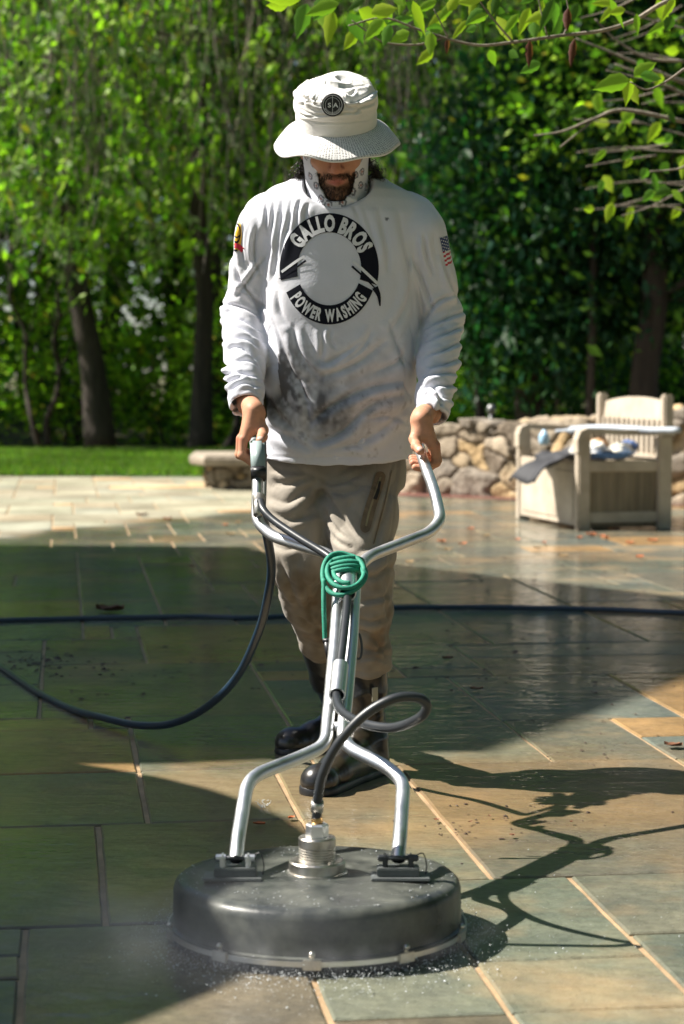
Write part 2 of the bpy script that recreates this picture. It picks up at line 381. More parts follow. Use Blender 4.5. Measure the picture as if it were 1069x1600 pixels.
def build_patio():
    U = [-.40, -.235, -.075, .07, .18, .28, .40, .52, .63, .683, .83, .987, 1.11, 1.24, 1.40, 1.56]
    while U[0] > -5: U.insert(0, U[0]-random.choice([.15, .18, .22]))
    while U[-1] < 8.5: U.append(U[-1]+random.choice([.15, .18, .22]))
    V = [3.18, 3.47, 3.61, 3.79, 4.05, 4.35, 4.65, 5.0, 5.27, 5.6, 5.92, 6.12, 6.45, 6.8, 7.0, 7.25, 7.6, 7.95, 8.34]
    while V[0] > .5: V.insert(0, V[0]-.22)
    while V[-1] < 23.4: V.append(V[-1]+random.choice([.2, .26, .3, .34]))
    nu, nv = len(U)-1, len(V)-1; occ = np.zeros((nu, nv), bool); rects = []
    def near(A, x): return int(np.argmin([abs(a-x) for a in A]))
    ex = [(.683, .987, 3.18, 3.47), (.683, .987, 3.47, 4.05), (.987, 1.56, 3.18, 3.61), (.987, 1.56, 3.61, 4.05), (.83, 1.56, 4.05, 5.27),
          (.52, .83, 4.05, 4.65), (.52, .83, 4.65, 5.27), (.18, .52, 4.65, 5.27), (.07, .52, 3.79, 4.65), (-.4, .07, 3.79, 4.65), (-.075, .4, 2.96, 3.79),
          (.4, .683, 3.18, 3.79), (.683, .987, 2.74, 3.18), (.987, 1.56, 2.74, 3.18), (-.5, .18, 4.65, 5.27), (.18, .63, 5.27, 6.12), (.63, 1.24, 5.27, 5.92), (1.24, 1.56, 5.27, 5.92),
          (1.24, 1.77, 5.92, 6.8), (.63, 1.24, 5.92, 6.8), (-.075, .63, 6.12, 7.25), (.28, .987, 7.25, 8.34), (-.4, .18, 5.27, 5.92)]
    for (a, b, c, d) in ex:
        i0, i1, j0, j1 = near(U, a), near(U, b), near(V, c), near(V, d)
        if occ[i0:i1, j0:j1].any() or i1 <= i0: continue
        occ[i0:i1, j0:j1] = True; rects.append((U[i0], U[i1], V[j0], V[j1]))
    for j in range(nv):
        for i in range(nu):
            if occ[i, j]: continue
            for _ in range(12):
                wi = random.choice([1, 2, 3, 3, 4, 5]); hj = random.choice([1, 1, 2, 2, 3])
                i1, j1 = min(i+wi, nu), min(j+hj, nv)
                if not occ[i:i1, j:j1].any() and .28 < (U[i1]-U[i]) : break
            else: i1, j1 = i+1, j+1
            occ[i:i1, j:j1] = True; rects.append((U[i], U[i1], V[j], V[j1]))
    Vv = []; F = []; C = []
    pal = [(.132, .146, .115), (.146, .154, .118), (.120, .134, .108), (.155, .132, .094), (.135, .134, .104), (.118, .134, .118), (.146, .146, .112), (.125, .120, .096)]
    for (a, b, c, d) in rects:
        x, y, _ = UV((a+b)/2, (c+d)/2)
        if y > 21.2 or abs(x) > 6.5 or y < .4: continue
        g = random.uniform(.004, .0068); zt = .006+random.uniform(-.0012, .0012); ch = .004
        col = random.choice(pal); k = random.uniform(.85, 1.15)
        if random.random() < .1: col = (.30, .19, .09)
        col = tuple(q*k for q in col)
        nx_, ny_ = max(1, int((b-a)/.12)), max(1, int((d-c)/.12))
        outl = [(a+g+(b-a-2*g)*i/nx_, c+g) for i in range(nx_)]+[(b-g, c+g+(d-c-2*g)*i/ny_) for i in range(ny_)] + \
               [(b-g-(b-a-2*g)*i/nx_, d-g) for i in range(nx_)]+[(a+g, d-g-(d-c-2*g)*i/ny_) for i in range(ny_)]
        outl = [(p+random.uniform(-.0014, .0014), q+random.uniform(-.0014, .0014)) for p, q in outl]
        n0 = len(Vv); n = len(outl); cx, cy = (a+b)/2, (c+d)/2
        Vv += [UV(p, q, -.004) for p, q in outl]; Vv += [UV(p, q, zt-.003) for p, q in outl]
        Vv += [UV(p-math.copysign(ch, p-cx), q-math.copysign(ch, q-cy), zt) for p, q in outl]
        C += [col]*(3*n)
        for r_ in (0, 1):
            for i in range(n): F.append((n0+r_*n+i, n0+r_*n+(i+1) % n, n0+(r_+1)*n+(i+1) % n, n0+(r_+1)*n+i))
        F.append(tuple(n0+2*n+i for i in range(n)))
    o = mk("patio", Vv, F, M_STONE, None, False, cols=np.array(C)); tagit(o, kind='structure')
    g = mk("patio_joints", [(-7, .2, 0), (7, .2, 0), (7, 21.6, 0), (-7, 21.6, 0)], [(0, 1, 2, 3)], M_GROUT, None, False); tagit(g, kind='structure')
build_patio()

# ---- ground beyond
M_EARTH = mat("forest_floor", (.075, .055, .03), .9, var=.5, vscale=3, color2=(.10, .10, .035), bump=.6, bscale=12, bdist=.05)
def ground():
    xs = np.linspace(-120, 120, 121); ys = np.concatenate([np.linspace(-40, 18, 20), np.linspace(19, 40, 60), np.linspace(42, 220, 40)])
    X, Y = np.meshgrid(xs, ys, indexing='ij'); Z = -.03+0*X
    Z = Z+np.where(Y > 30, (Y-30)*.004, 0)
    V = np.stack([X, Y, Z], -1).reshape(-1, 3); n, m = X.shape
    i = np.arange(n-1)[:, None]*m+np.arange(m-1)[None]; F = np.stack([i, i+m, i+m+1, i+1], -1).reshape(-1, 4)
    tagit(mk("ground", V, F, M_EARTH), kind='structure')
ground()
M_LAWN = mat("lawn_soil", (.06, .10, .02), .9, var=.35, vscale=2, color2=(.09, .15, .03))
LAWN_Y0, LAWN_Y1 = 20.6, 26.6
def lawn_edge(x): return 20.35+.12*math.sin(x*1.3)+.25*sm(np.array([x]), -.5, .6)[0]*0
V = []; xs = np.linspace(-16, 1.2, 50)
for x in xs: V += [(x, lawn_edge(x), .015), (x, 24, .05), (x, LAWN_Y1, .06)]
F = [(3*i, 3*i+3, 3*i+4, 3*i+1) for i in range(49)]+[(3*i+1, 3*i+4, 3*i+5, 3*i+2) for i in range(49)]
tagit(mk("lawn", V, F, M_LAWN), kind='structure')
M_LEAF = leafmat("leaf"); M_GRASS = leafmat("grass_blade", .4, .6)
def grass():
    n = 90000; y = rng.uniform(LAWN_Y0-.3, 25.5, n)**1; x = rng.uniform(-6.5, 1.0, n); h = rng.uniform(.035, .09, n); a = rng.uniform(0, math.pi, n)
    keep = y > np.array([lawn_edge(q) for q in x[:1]])[0]-.1+0*y; x, y, h, a = x[keep], y[keep], h[keep], a[keep]; n = len(x)
    z = .02+.03*np.clip((y-20.5)/3.5, 0, 1); w_ = .008; dx, dy = np.cos(a)*w_, np.sin(a)*w_
    lx, ly = rng.normal(0, .018, n), rng.normal(0, .018, n)
    V = np.stack([np.stack([x-dx, y-dy, z], -1), np.stack([x+dx, y+dy, z], -1), np.stack([x+lx, y+ly, z+h], -1)], 1).reshape(-1, 3)
    F = np.arange(3*n).reshape(-1, 3); c = np.array([.13, .21, .035])*rng.uniform(.55, 1.25, (n, 1))*(1+.45*vn(np.c_[x, y, 0*x], 1.6, 3))[:, None]; c[:, 0] *= rng.uniform(.7, 1.3, n)  # patchy noise puts lawn shade into the grass colour
    o = mk("grass", V, F, M_GRASS, None, False, cols=np.repeat(c, 3, 0)); tagit(o, "short sunlit green grass of the lawn behind the patio", "grass", kind='stuff')
grass()
M_MULCH = mat("red_mulch", (.17, .065, .045), .85, var=.5, vscale=30, bump=1, bscale=60, bdist=.02)
V = [(.3, 17.25, .01), (2.9, 15.6, .01), (3.3, 16.3, .012), (.5, 18.1, .012)]
tagit(mk("mulch_bed", V, [(0, 1, 2, 3)], M_MULCH), kind='structure')

# ---- dry-laid stone walls: a dense sheet over the wall's outline, each stone a rounded bulge
M_WALL = mat("field_stone", (1, 1, 1), .85, attr=True, var=.22, vscale=14, bump=.8, bscale=35, bdist=.012)
def stone_wall(name, path, h0, h1, thick, label, cell=.26, seed=3, cap=None, top=None, hh=.016):
    """path: list of (x,y) along the front foot; heights h0..h1 along it"""
    pts = [Vector((p[0], p[1], 0)) for p in path]
    L_ = [0]
    for a, b in zip(pts, pts[1:]): L_.append(L_[-1]+(b-a).length)
    tot = L_[-1]; ns = int(tot/hh); nz = int(max(h0, h1)/hh); nt = int(thick/hh)
    s = np.linspace(0, tot, ns); xs = np.interp(s, L_, [p.x for p in pts]); ys = np.interp(s, L_, [p.y for p in pts])
    tx, ty = np.gradient(xs), np.gradient(ys); ll = np.hypot(tx, ty); nx_, ny_ = ty/ll, -tx/ll      # outward = towards the viewer
    H = h0+(h1-h0)*s/tot+.012*np.sin(s*3.1+seed)+.010*np.sin(s*8.3)
    # unroll: front face then top
    q = np.concatenate([np.linspace(0, 1, nz), 1+np.linspace(0, 1, nt)[1:], 2+np.linspace(0, 1, nz//2)[1:]])
    Sg, Q = np.meshgrid(s, q, indexing='ij')
    up = np.where(Q <= 1, Q, np.where(Q <= 2, 1, 3-Q))*H[:, None]; back = np.where(Q <= 1, 0, np.where(Q <= 2, Q-1, 1))*thick
    lin = np.where(Q <= 1, Q*H[:, None], np.where(Q <= 2, H[:, None]+(Q-1)*thick, H[:, None]+thick+(Q-2)*H[:, None]))
    rg = np.random.default_rng(seed); sx = np.arange(-cell, tot+cell, cell); sz = np.arange(-cell, lin.max()+cell, cell*.62)
    C = np.array([(a+(.5 if k % 2 else 0)*cell+rg.normal(0, cell*.30), b+rg.normal(0, cell*.2)) for k, b in enumerate(sz) for a in sx])
    ps = np.stack([Sg.ravel(), lin.ravel()], -1); wob = np.stack([vn(np.c_[ps, 0*ps[:, 0]], 5, 1), vn(np.c_[ps, 0*ps[:, 0]], 5, 2)], -1)*.060
    pw = ps+wob; best = np.full((len(pw), 2), 9.); bi = np.zeros(len(pw), int); sc = rg.uniform(.65, 1.45, len(C))
    for k, c in enumerate(C):
        d = np.hypot((pw[:, 0]-c[0])*.85, (pw[:, 1]-c[1])*1.15)/sc[k]; m = d < best[:, 0]
        best[m, 1] = best[m, 0]; best[m, 0] = d[m]; bi[m] = k; m2 = (~m) & (d < best[:, 1]); best[m2, 1] = d[m2]
    e = (best[:, 1]-best[:, 0]); dome = sm(e, 0.0, .022)*(.88+.12*sm(e, .02, .10)); amp = rg.uniform(.02, .06, len(C))[bi]
    tl = rg.normal(0, .12, (len(C), 2))[bi]; disp = dome*(amp+((pw-C[bi])*tl).sum(1))-.03+.020*fbm(np.c_[ps, 0*ps[:, 0]], 11, 4, 5)
    disp = disp.reshape(Sg.shape)
    fr = np.clip(2-Q*2, 0, 1) if False else np.where(Q <= 1, 1., np.where(Q <= 2, 0., -1.))
    X = xs[:, None]+nx_[:, None]*(disp*np.where(Q <= 1, 1, 0)-back-disp*np.where(Q > 2, 1, 0)); Y = ys[:, None]+ny_[:, None]*(disp*np.where(Q <= 1, 1, 0)-back-disp*np.where(Q > 2, 1, 0))
    Z = up+disp*np.where((Q > .97) & (Q <= 2), 1, 0)
    V = np.stack([X, Y, Z], -1).reshape(-1, 3)
    pal = np.array([(.36, .28, .19), (.30, .245, .18), (.42, .32, .20), (.25, .21, .165), (.38, .305, .22), (.46, .32, .165), (.20, .155, .11)])
    cc = pal[rg.integers(0, len(pal), len(C))]*rg.uniform(.8, 1.15, (len(C), 1)); col = cc[bi]*(.22+.78*dome[:, None])
    joint = np.array([.13, .10, .07]); col = cc[bi]*dome[:, None]+joint*(1-dome[:, None])
    n, m = Sg.shape; i = np.arange(n-1)[:, None]*m+np.arange(m-1)[None]; F = np.stack([i, i+m, i+m+1, i+1], -1).reshape(-1, 4)
    return mk(name, V, F[:, ::-1], M_WALL, None, True, cols=col)
w1 = root("stone_wall", "long rubble wall of tan fieldstone along the back of the patio behind the storage bench", "wall", loc=(1.2, 16.9, 0))
a0 = P(600, 700, 17.6); 
put(stone_wall("wall_face", [(.25, 17.75), (1.2, 16.95), (2.1, 16.2), (3.2, 15.5), (4.6, 14.9)], .50, .92, .45, '', .27, 5), w1)
w2 = root("garden_seat_wall", "low stone pier with a thick grey capstone at the corner of the lawn", "wall", loc=(-.6, 18.4, 0))
put(stone_wall("wall_face", [(-1.19, 18.9), (-1.17, 18.25), (-1.0, 18.1), (-.1, 18.0), (.5, 17.9)], .21, .22, .4, '', .15, 9, hh=.012), w2)
mb = MB(); ol = [(-1.32, 18.95), (-1.30, 18.2), (-1.16, 18.0), (-.6, 17.94), (.1, 17.88), (.7, 17.8), (.8, 18.5), (-.2, 18.65), (-.6, 19.0)]
n = len(ol); cen = Vector((-.4, 18.3, 0))
prof = [(-.0, .215), (.012, .235), (.016, .27), (.004, .295), (-.012, .305)]
Vc = []; Fc = []
for (off, z) in prof:
    for k, (x, y) in enumerate(ol):
        dv = (Vector((x, y, 0))-cen).normalized()*off; Vc.append((x+dv.x, y+dv.y, z+.004*math.sin(k*2.3)))
for i in range(len(prof)-1):
    for k in range(n): Fc.append((i*n+k, i*n+(k+1) % n, (i+1)*n+(k+1) % n, (i+1)*n+k))
Fc.append(tuple((len(prof)-1)*n+k for k in range(n))); mb.add(Vc, Fc)
M_CAP = mat("capstone", (.30, .25, .19), .8, var=.3, vscale=5, bump=.6, bscale=20, bdist=.01)
mb.build("capstone", M_CAP, w2, False)

# ---- the house to the side whose gable shades the patio (outside the picture, casts the big shade)
def wp(x, y):                                        # shadow point on the ground -> point on the gable wall plane x=-5
    t = (x+5.0)/SUN.x; return (y-SUN.y*t, -SUN.z*t)
hs = root("house", "pale clapboard house with a steep gable end standing beside the patio", "house", loc=(-8, 8.5, 0))
gab = [wp(-1.2, 5.33), wp(-.42, 5.34), wp(.38, 5.54), wp(1.12, 6.9), wp(1.95, 8.25), wp(1.5, 9.35), wp(.28, 10.95), wp(-.48, 11.85), wp(-.52, 12.12), wp(-1.9, 12.22)]
y0, y1 = gab[0][0], gab[-1][0]
M_SID = mat("clapboard", (.62, .60, .54), .6, var=.06, vscale=3, bump=.2, bscale=10); M_ROOF = mat("roof_shingle", (.12, .11, .10), .85, var=.3, vscale=20, bump=.5, bscale=40)
ol = [(y0, 0), (y0, gab[0][1])]+gab+[(y1, 0)]
V = [(-5, y, z) for y, z in ol]+[(-11, y, z) for y, z in ol]; n = len(ol)
F = [tuple(range(n)), tuple(range(2*n-1, n-1, -1))]+[(i, i+n, (i+1) % n+n, (i+1) % n) for i in range(n)]
put(mk("wall", V, F, M_SID, None, False), hs)
top = gab[2:8]; 
mr = MB()
for (ya, za), (yb, zb) in zip(top, top[1:]):
    d = Vector((0, yb-ya, zb-za)).normalized(); nn = Vector((0, -d.z, d.y))
    if nn.z < 0: nn = -nn
    q = [Vector((x, y, z))+nn*k for x in (-5.02, -11.02) for (y, z) in ((ya, za), (yb, zb)) for k in (.004, .05)]
    mr.add(q, [(0, 1, 3, 2), (4, 6, 7, 5), (0, 4, 5, 1), (2, 3, 7, 6), (1, 5, 7, 3), (0, 2, 6, 4)])
mr.build("roof", M_ROOF, hs, False)
M_GLASS = mat("window_glass", (.03, .04, .05), .05, spec=1); M_TRIM = mat("white_trim", (.8, .8, .78), .5)
for (y, z) in ((7.2, 1.5), (9.6, 1.5), (8.4, 4.2)):
    f = MB()
    for dy in (-.5, .5): f.box((-4.98, y+dy, z), (.03, .04, .66))
    for dz in (-.62, 0, .62): f.box((-4.98, y, z+dz), (.028, .46, .035))
    f.build("window", M_TRIM, hs, False)
    g = MB().box((-4.992, y, z), (.01, .45, .58)).build("window_pane", M_GLASS, hs, False)
# ---- unseen parasol added to cast the round shade over the lower left patio
pr = root("shade_parasol", "large round beige parasol added out of view to cast a round shade", "parasol", loc=(-3.8, 4.4, 0))
hz = 2.6; t = hz/-SUN.z; cx, cy = -1.50-SUN.x*t, 4.10-SUN.y*t
pm_ = MB(); pm_.lathe([(0, hz+.42), (.5, hz+.32), (1.1, hz+.15), (1.46, hz+.02), (1.50, hz), (1.50, hz-.12), (1.495, hz-.12), (1.495, hz-.002), (1.1, hz+.145), (.5, hz+.315), (0.001, hz+.41)], (cx, cy, 0), 48)
pm_.build("canopy", mat("canvas", (.55, .48, .36), .9), pr)
MB().tube([(cx, cy, .08), (cx, cy, hz+.5)], .024).build("pole", M_TRIM, pr)
MB().lathe([(0, .09), (.30, .07), (.33, .0), (0, 0)], (cx, cy, .0), 32).build("base", M_CAP, pr)
# ================================================================== TREES
M_BARK = mat("bark", (.045, .033, .026), .95, var=.4, vscale=10, bump=1, bscale=16, stretch=(1, 1, .25), bdist=.03)
M_BARKP = mat("pale_bark", (.26, .22, .17), .9, var=.4, vscale=12, bump=.8, bscale=20, stretch=(1, 1, .3), bdist=.02)
GREEN = dict(mid=(.15, .31, .035), bright=(.36, .55, .05), dark=(.02, .06, .015), blue=(.018, .075, .04), yellow=(.55, .48, .05), pale=(.36, .44, .22))
def leaves(name, C, size, cols, m=None, parent=None, droop=.5, aspect=.5, seed=0):
    """C: Nx3 leaf positions, one folded leaf of two faces each"""
    rg = np.random.default_rng(seed); n = len(C); a = rg.uniform(0, 2*math.pi, n); el = rg.normal(-droop, .45, n)
    d = np.stack([np.cos(a)*np.cos(el), np.sin(a)*np.cos(el), np.sin(el)], -1)
    s_ = np.cross(d, rg.normal(0, 1, (n, 3))); s_ /= np.linalg.norm(s_, axis=1)[:, None]+1e-9
    L_ = (np.asarray(size)*np.exp(rg.normal(0, .33, n)))[:, None]; W = L_*aspect*.5; up = np.cross(s_, d)
    V = np.stack([C, C+d*L_*.45+s_*W-up*W*.2, C+d*L_, C+d*L_*.45-s_*W-up*W*.2], 1).reshape(-1, 3)
    b = np.arange(n)[:, None]*4; F = np.concatenate([b+np.array([[0, 1, 2, 3]])], 0)
    return mk(name, V, F, m or M_LEAF, parent, False, cols=np.repeat(cols, 4, 0))
def colmix(n, names, wts, seed=0, j=.25, pts=None):
    rg = np.random.default_rng(seed); k = rg.choice(len(names), n, p=np.array(wts)/sum(wts)); c = np.array([GREEN[x] for x in names])[k]
    return np.clip(c*rg.uniform(1-j, 1+j, (n, 1)), 0, 1)
def trunk(mb, base, top, r0, r1, seed=0, wob=.12, flare=1.3):
    rg = np.random.default_rng(seed); n = 9; pts = []; rr = []
    for i in range(n):
        t = i/(n-1); p = Vector(base).lerp(Vector(top), t)+Vector((rg.normal(0, wob*.3), rg.normal(0, wob*.3), 0))*(0 if i == 0 else 1)
        pts.append(p); rr.append((r0+(r1-r0)*t)*(1+(flare-1)*max(0, 1-t*7)))
    sp = spline(pts, 4); ri = np.interp(np.linspace(0, 1, len(sp)), np.linspace(0, 1, n), rr); mb.tube(sp, list(ri), 14); return pts
def branch(mb, a, d, L_, r, seed=0, droop=0., n=6, sag=.1):
    rg = np.random.default_rng(seed); p = Vector(a); d = Vector(d).normalized(); pts = [p.copy()]
    for i in range(n):
        d = (d+Vector((rg.normal(0, sag), rg.normal(0, sag), rg.normal(0, sag)-droop/n))).normalized(); p = p+d*(L_/n); pts.append(p.copy())
    sp = spline(pts, 3); mb.tube(sp, list(np.linspace(r, r*.25, len(sp))), 6, cap=False); return pts
def weeping(name, label, base, h, r0, spread, nstr, seed, pal, group, zlow, lsize=.085, per=26, bark=None, lean=(0, 0), ylim=(-1, 1), dens=None):
    rg = np.random.default_rng(seed); t = root(name, label, 'tree', group, loc=base); mb = MB(); b = Vector(base)
    tp = trunk(mb, b, b+Vector((lean[0], lean[1], h)), r0, r0*.4, seed); LP = []; tw = MB()
    for k in range(nstr):
        if vn(np.array([[k*.37, seed, 0.]]), 1.0, 3)[0] < -.9: continue
        a = rg.uniform(0, 2*math.pi); rr = spread*math.sqrt(rg.uniform(.03, 1)); zt = h*rg.uniform(.45, 1.0)
        x, y = b.x+lean[0]*zt/h+rr*math.cos(a), b.y+rr*math.sin(a)*(ylim[1]-ylim[0])/2
        zb = max(zlow+rg.uniform(0, 1.2), .5); L_ = min(rg.uniform(.9, 2.6), zt-zb)
        if L_ < .3: continue
        sw = rg.normal(0, .22, 2); pts = [Vector((x+sw[0]*u*u*L_, y+sw[1]*u*u*L_, zt-u*L_)) for u in np.linspace(0, 1, 6)]
        tw.tube(pts, [.010, .009, .008, .006, .005, .003], 4, cap=False)
        for u in rg.uniform(0, 1, int(per*L_)):
            p = pts[0].lerp(pts[-1], u); LP.append((p.x+sw[0]*(u*u-u)*L_+rg.normal(0, .06), p.y+rg.normal(0, .07), p.z+rg.normal(0, .03)))
    for k in range(9):
        p = tp[rg.integers(3, 9)]; a = rg.uniform(0, 6.28); branch(mb, p, (math.cos(a), math.sin(a), .35), spread*.8, r0*.25, seed+k, .9)
    mb.build("trunk", bark or M_BARK, t); tw.build("twigs", bark or M_BARKP, t)
    LP = np.array(LP); q_ = LP.copy(); q_[:, 2] *= .6; LP = LP[fbm(q_, 1.3, 3, seed) > .0]; put(leaves("crown", LP, lsize, colmix(len(LP), *pal, seed=seed), seed=seed, droop=.9), t); return t
def bushy(name, label, base, h, r0, crown, nb, seed, pal, group, lsize=.1, bark=None, lean=(0, 0), cat='tree', thick=.14, nl=60, droop=.35, mode='ball', stems=1):
    """crown: (cx,cy,cz,rx,ry,rz) relative to base; foliage in nb clusters carried by branches"""
    rg = np.random.default_rng(seed); t = root(name, label, cat, group, loc=base); mb = MB(); b = Vector(base)
    tp = []
    for s_ in range(stems):
        q = Vector((rg.normal(0, .12), rg.normal(0, .12), 0))*(stems > 1)
        tp += trunk(mb, b+q, b+q*3+Vector((lean[0], lean[1], h)), r0, r0*.45, seed+s_)
    LP = []; cx, cy, cz, rx, ry, rz = crown
    for k in range(nb):
        v = rg.normal(0, 1, 3); v /= np.linalg.norm(v); v *= rg.uniform(.35, 1)**.6
        c = b+Vector((cx+v[0]*rx, cy+v[1]*ry, cz+v[2]*rz)); s = min(tp, key=lambda q: (q-c).length+abs(q.z-c.z*.8)*.5)
        if k % 2 == 0: branch(mb, s, c-s, (c-s).length, max(.012, r0*.16), seed+k, 0, sag=.06)
        m = int(nl*rg.uniform(.5, 1.5)); g = rg.normal(0, 1, (m, 3))*np.array([thick*1.7, thick*1.7, thick])*rg.uniform(.6, 1.5); g[:, 2] -= droop*.5*np.hypot(g[:, 0], g[:, 1])
        LP.append(g+np.array(c))
    LP = np.concatenate(LP); mb.build("trunk", bark or M_BARK, t)
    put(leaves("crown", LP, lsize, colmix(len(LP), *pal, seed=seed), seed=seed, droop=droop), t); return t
BG = 'trees behind the patio'
def gx(px, d): return (px-534.5)/FPX*d
# -- big dark trunk on the left with a weeping crown
weeping("weeping_tree", "large tree with thick dark leaning trunk on the lawn edge, green strands hanging around it", (gx(158, 27), 27, 0), 8.5, .17, 3.0, 820, 11, (('mid', 'bright', 'dark', 'pale', 'yellow'), (4, 5, 2.5, 2.5, .4)), BG, 1.5, .125, 21, lean=(-1.1, 0))
weeping("weeping_tree", "weeping tree with twin thin dark trunks near the low stone pier", (gx(312, 26), 26.2, 0), 8, .13, 2.3, 520, 12, (('mid', 'bright', 'dark', 'pale', 'yellow'), (4, 5, 2, 2.5, .5)), BG, 1.6, .125, 21)
weeping("weeping_tree", "hidden-trunk weeping tree with bright strands above the worker", (gx(560, 27), 27.5, 0), 9, .16, 2.6, 560, 13, (('mid', 'bright', 'dark', 'pale'), (5, 3, 3, 1.5)), BG, 2.6, .125, 19)
weeping("weeping_tree", "slender weeping tree with bright green curtains above the stone wall", (gx(760, 24), 24.5, 0), 7.5, .06, 1.5, 360, 14, (('bright', 'mid', 'dark', 'pale'), (5, 4, 1.5, 1)), BG, 2.0, .095, 26)
# -- dark conifer-like mass on the right; its leaf colour carries part of the shade
bushy("evergreen_tree", "dark blue-green evergreen standing in deep shade behind the stone wall", (gx(840, 22), 22.3, 0), 7, .15, (0, 0, 2.7, 1.25, 1.0, 2.0), 330, 21, (('blue', 'dark', 'mid'), (5, 5, .8)), BG, .10, droop=.8, nl=75)
bushy("evergreen_tree", "broad dark evergreen with a thick brown trunk rising behind the storage bench", (gx(1012, 21.5), 21.5, 0), 7, .15, (.5, .5, 3.7, 1.7, 1.3, 2.1), 330, 22, (('blue', 'dark', 'mid', 'bright'), (5, 4, 1.5, .4)), BG, .10, droop=.8, nl=75)
bushy("broadleaf_tree", "leafy tree with pale yellow-green sprays high on the far side", (gx(930, 21), 21.5, 0), 6.5, .045, (.3, 0, 4.4, 1.3, 1.0, 1.6), 120, 23, (('mid', 'bright', 'dark', 'yellow'), (5, 3, 2, .4)), BG, .09, nl=50)
bushy("broadleaf_tree", "thin-trunked young tree rising just behind the fieldstone wall", (gx(878, 22), 22, 0), 6, .035, (0, .2, 3.4, 1.2, .8, 1.5), 70, 24, (('mid', 'dark', 'blue'), (3, 4, 2)), BG, .09, nl=45)
# -- trees and saplings further back
sp_ = [(-4.6, 33, 9, .12), (-2.7, 35, 9, .10), (-1.2, 36, 10, .12), (.7, 34, 9, .14), (2.6, 33, 10, .12), (4.6, 32, 9, .14), (6.3, 34, 10, .14), (-6.6, 31, 9, .14)]
lab = ["far tree with bright crown at the very edge of the woods", "far thin tree seen past the thick dark trunk", "far green tree seen just beside the worker's sleeve", "far tree standing straight behind the worker",
       "far tree seen over the worker's shoulder", "far shaded tree behind the dark evergreen", "far tree at the shaded corner of the woods", "far leafy tree half out of view beyond the lawn"]
for k, (x, y, h, r) in enumerate(sp_):
    bushy("woodland_tree", lab[k], (x, y, 0), h, r, (0, 0, 5.0, 2.2, 1.5, 3.6), 150, 40+k, (('mid', 'bright', 'dark', 'pale', 'yellow'), (4, 4.5 if x < 2 else 1, 2 if x < 2 else 5, 1, .25)), BG, .14, nl=50, thick=.2)  # right-hand crowns take a darker leaf mix in place of shade
sh = [(-5.2, 29.5, 1.5), (-3.9, 30.5, 2.0), (-2.6, 31, 1.6), (-1.5, 30, 2.1), (-.2, 31, 1.8), (1.3, 29, 1.5), (2.4, 28, 1.7), (3.4, 27.4, 1.2), (4.4, 27.5, 1.4)]
labs = ["bright shrub at the outer end of the hedge beyond the lawn", "bright yellow-green shrub beside the thick dark trunk", "shrub of upright canes between the two dark trunks", "shrub behind the twin thin trunks",
        "shrub hidden mostly behind the worker", "bright low shrub behind the lower end of the wall", "bright shrub beside the black path light", "dim shrub behind the middle of the stone wall", "dark shrub behind the storage bench"]
for k, (x, y, h) in enumerate(sh):
    br = x < 2.8
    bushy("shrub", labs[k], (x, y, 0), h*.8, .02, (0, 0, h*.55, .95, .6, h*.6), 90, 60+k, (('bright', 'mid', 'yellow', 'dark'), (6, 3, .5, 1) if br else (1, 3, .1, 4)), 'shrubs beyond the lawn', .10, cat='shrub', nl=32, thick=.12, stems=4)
# -- thin bare stems
for k, (px, d, h, r, lx) in enumerate([(62, 28.4, 3.2, .035, -.5), (75, 29, 2.8, .045, .2), (352, 27, 2.6, .05, .7), (455, 27, 4, .03, .1)]):
    t = root("sapling", ["curved bare sapling beyond the lawn nearest the picture's edge", "dark straight sapling next to the curved one", "dark forked sapling leaning away from the twin trunks", "pale upright sapling behind the worker's arm"][k], "sapling", 'bare saplings', loc=(gx(px, d), d, 0))
    mb = MB(); b = Vector(t.location); tp = trunk(mb, b, b+Vector((lx, 0, h)), r, r*.4, 80+k, .2); 
    for q in range(4): branch(mb, tp[3+q], (random.uniform(-1, 1), 0, .8), .9, r*.4, 90+k*7+q)
    mb.build("trunk", M_BARK, t); LP = np.array([tp[8]+Vector((random.gauss(0, .3), random.gauss(0, .3), random.gauss(0, .3))) for _ in range(90)]); put(leaves("crown", LP, .1, colmix(90, ('bright', 'mid'), (1, 1)), seed=k), t)
# -- far wood as one mass, with gaps
def canopy():  # leaf layer added to keep sun and sky light off the woods
    rg = np.random.default_rng(15); n = 26000
    p = np.stack([rg.uniform(-36, 14, n), rg.uniform(31, 46, n), rg.uniform(7.6, 10.5, n)], -1)
    c = colmix(n, ('mid', 'dark'), (1, 1), 6); tagit(leaves("shade_leaf_layer", p, .55, c, seed=18, droop=.1, aspect=.8), "high leaf layer added over the woods to shade them", "woods", kind='stuff')
canopy()
def woods():
    rg = np.random.default_rng(5); n = 34000
    p = np.stack([rg.uniform(-16, 16, n), rg.uniform(40, 52, n), rg.uniform(0, 13, n)**1.0], -1)
    q = p.copy(); q[:, 1] *= .4; d = fbm(q, .55, 3, 9); keep = (d > .02) | (p[:, 2] < 2.3) ; p = p[keep]; n = len(p)
    c = colmix(n, ('mid', 'dark', 'bright', 'blue'), (4, 5, 2, 1), 6)
    tagit(leaves("distant_woods", p, .34, c, seed=8, droop=.4, aspect=.7), "dark mass of distant woodland behind the nearer trees", "woods", kind='stuff')
    mb = MB()
    for k in range(46):
        x = rg.uniform(-15, 15); y = rg.uniform(40, 54); trunk(mb, (x, y, 0), (x+rg.normal(0, .8), y, 13), rg.uniform(.1, .28), .08, 300+k)
    tagit(mb.build("distant_trunks", M_BARK), "dark trunks of the distant woodland", "woods", kind='stuff')
woods()
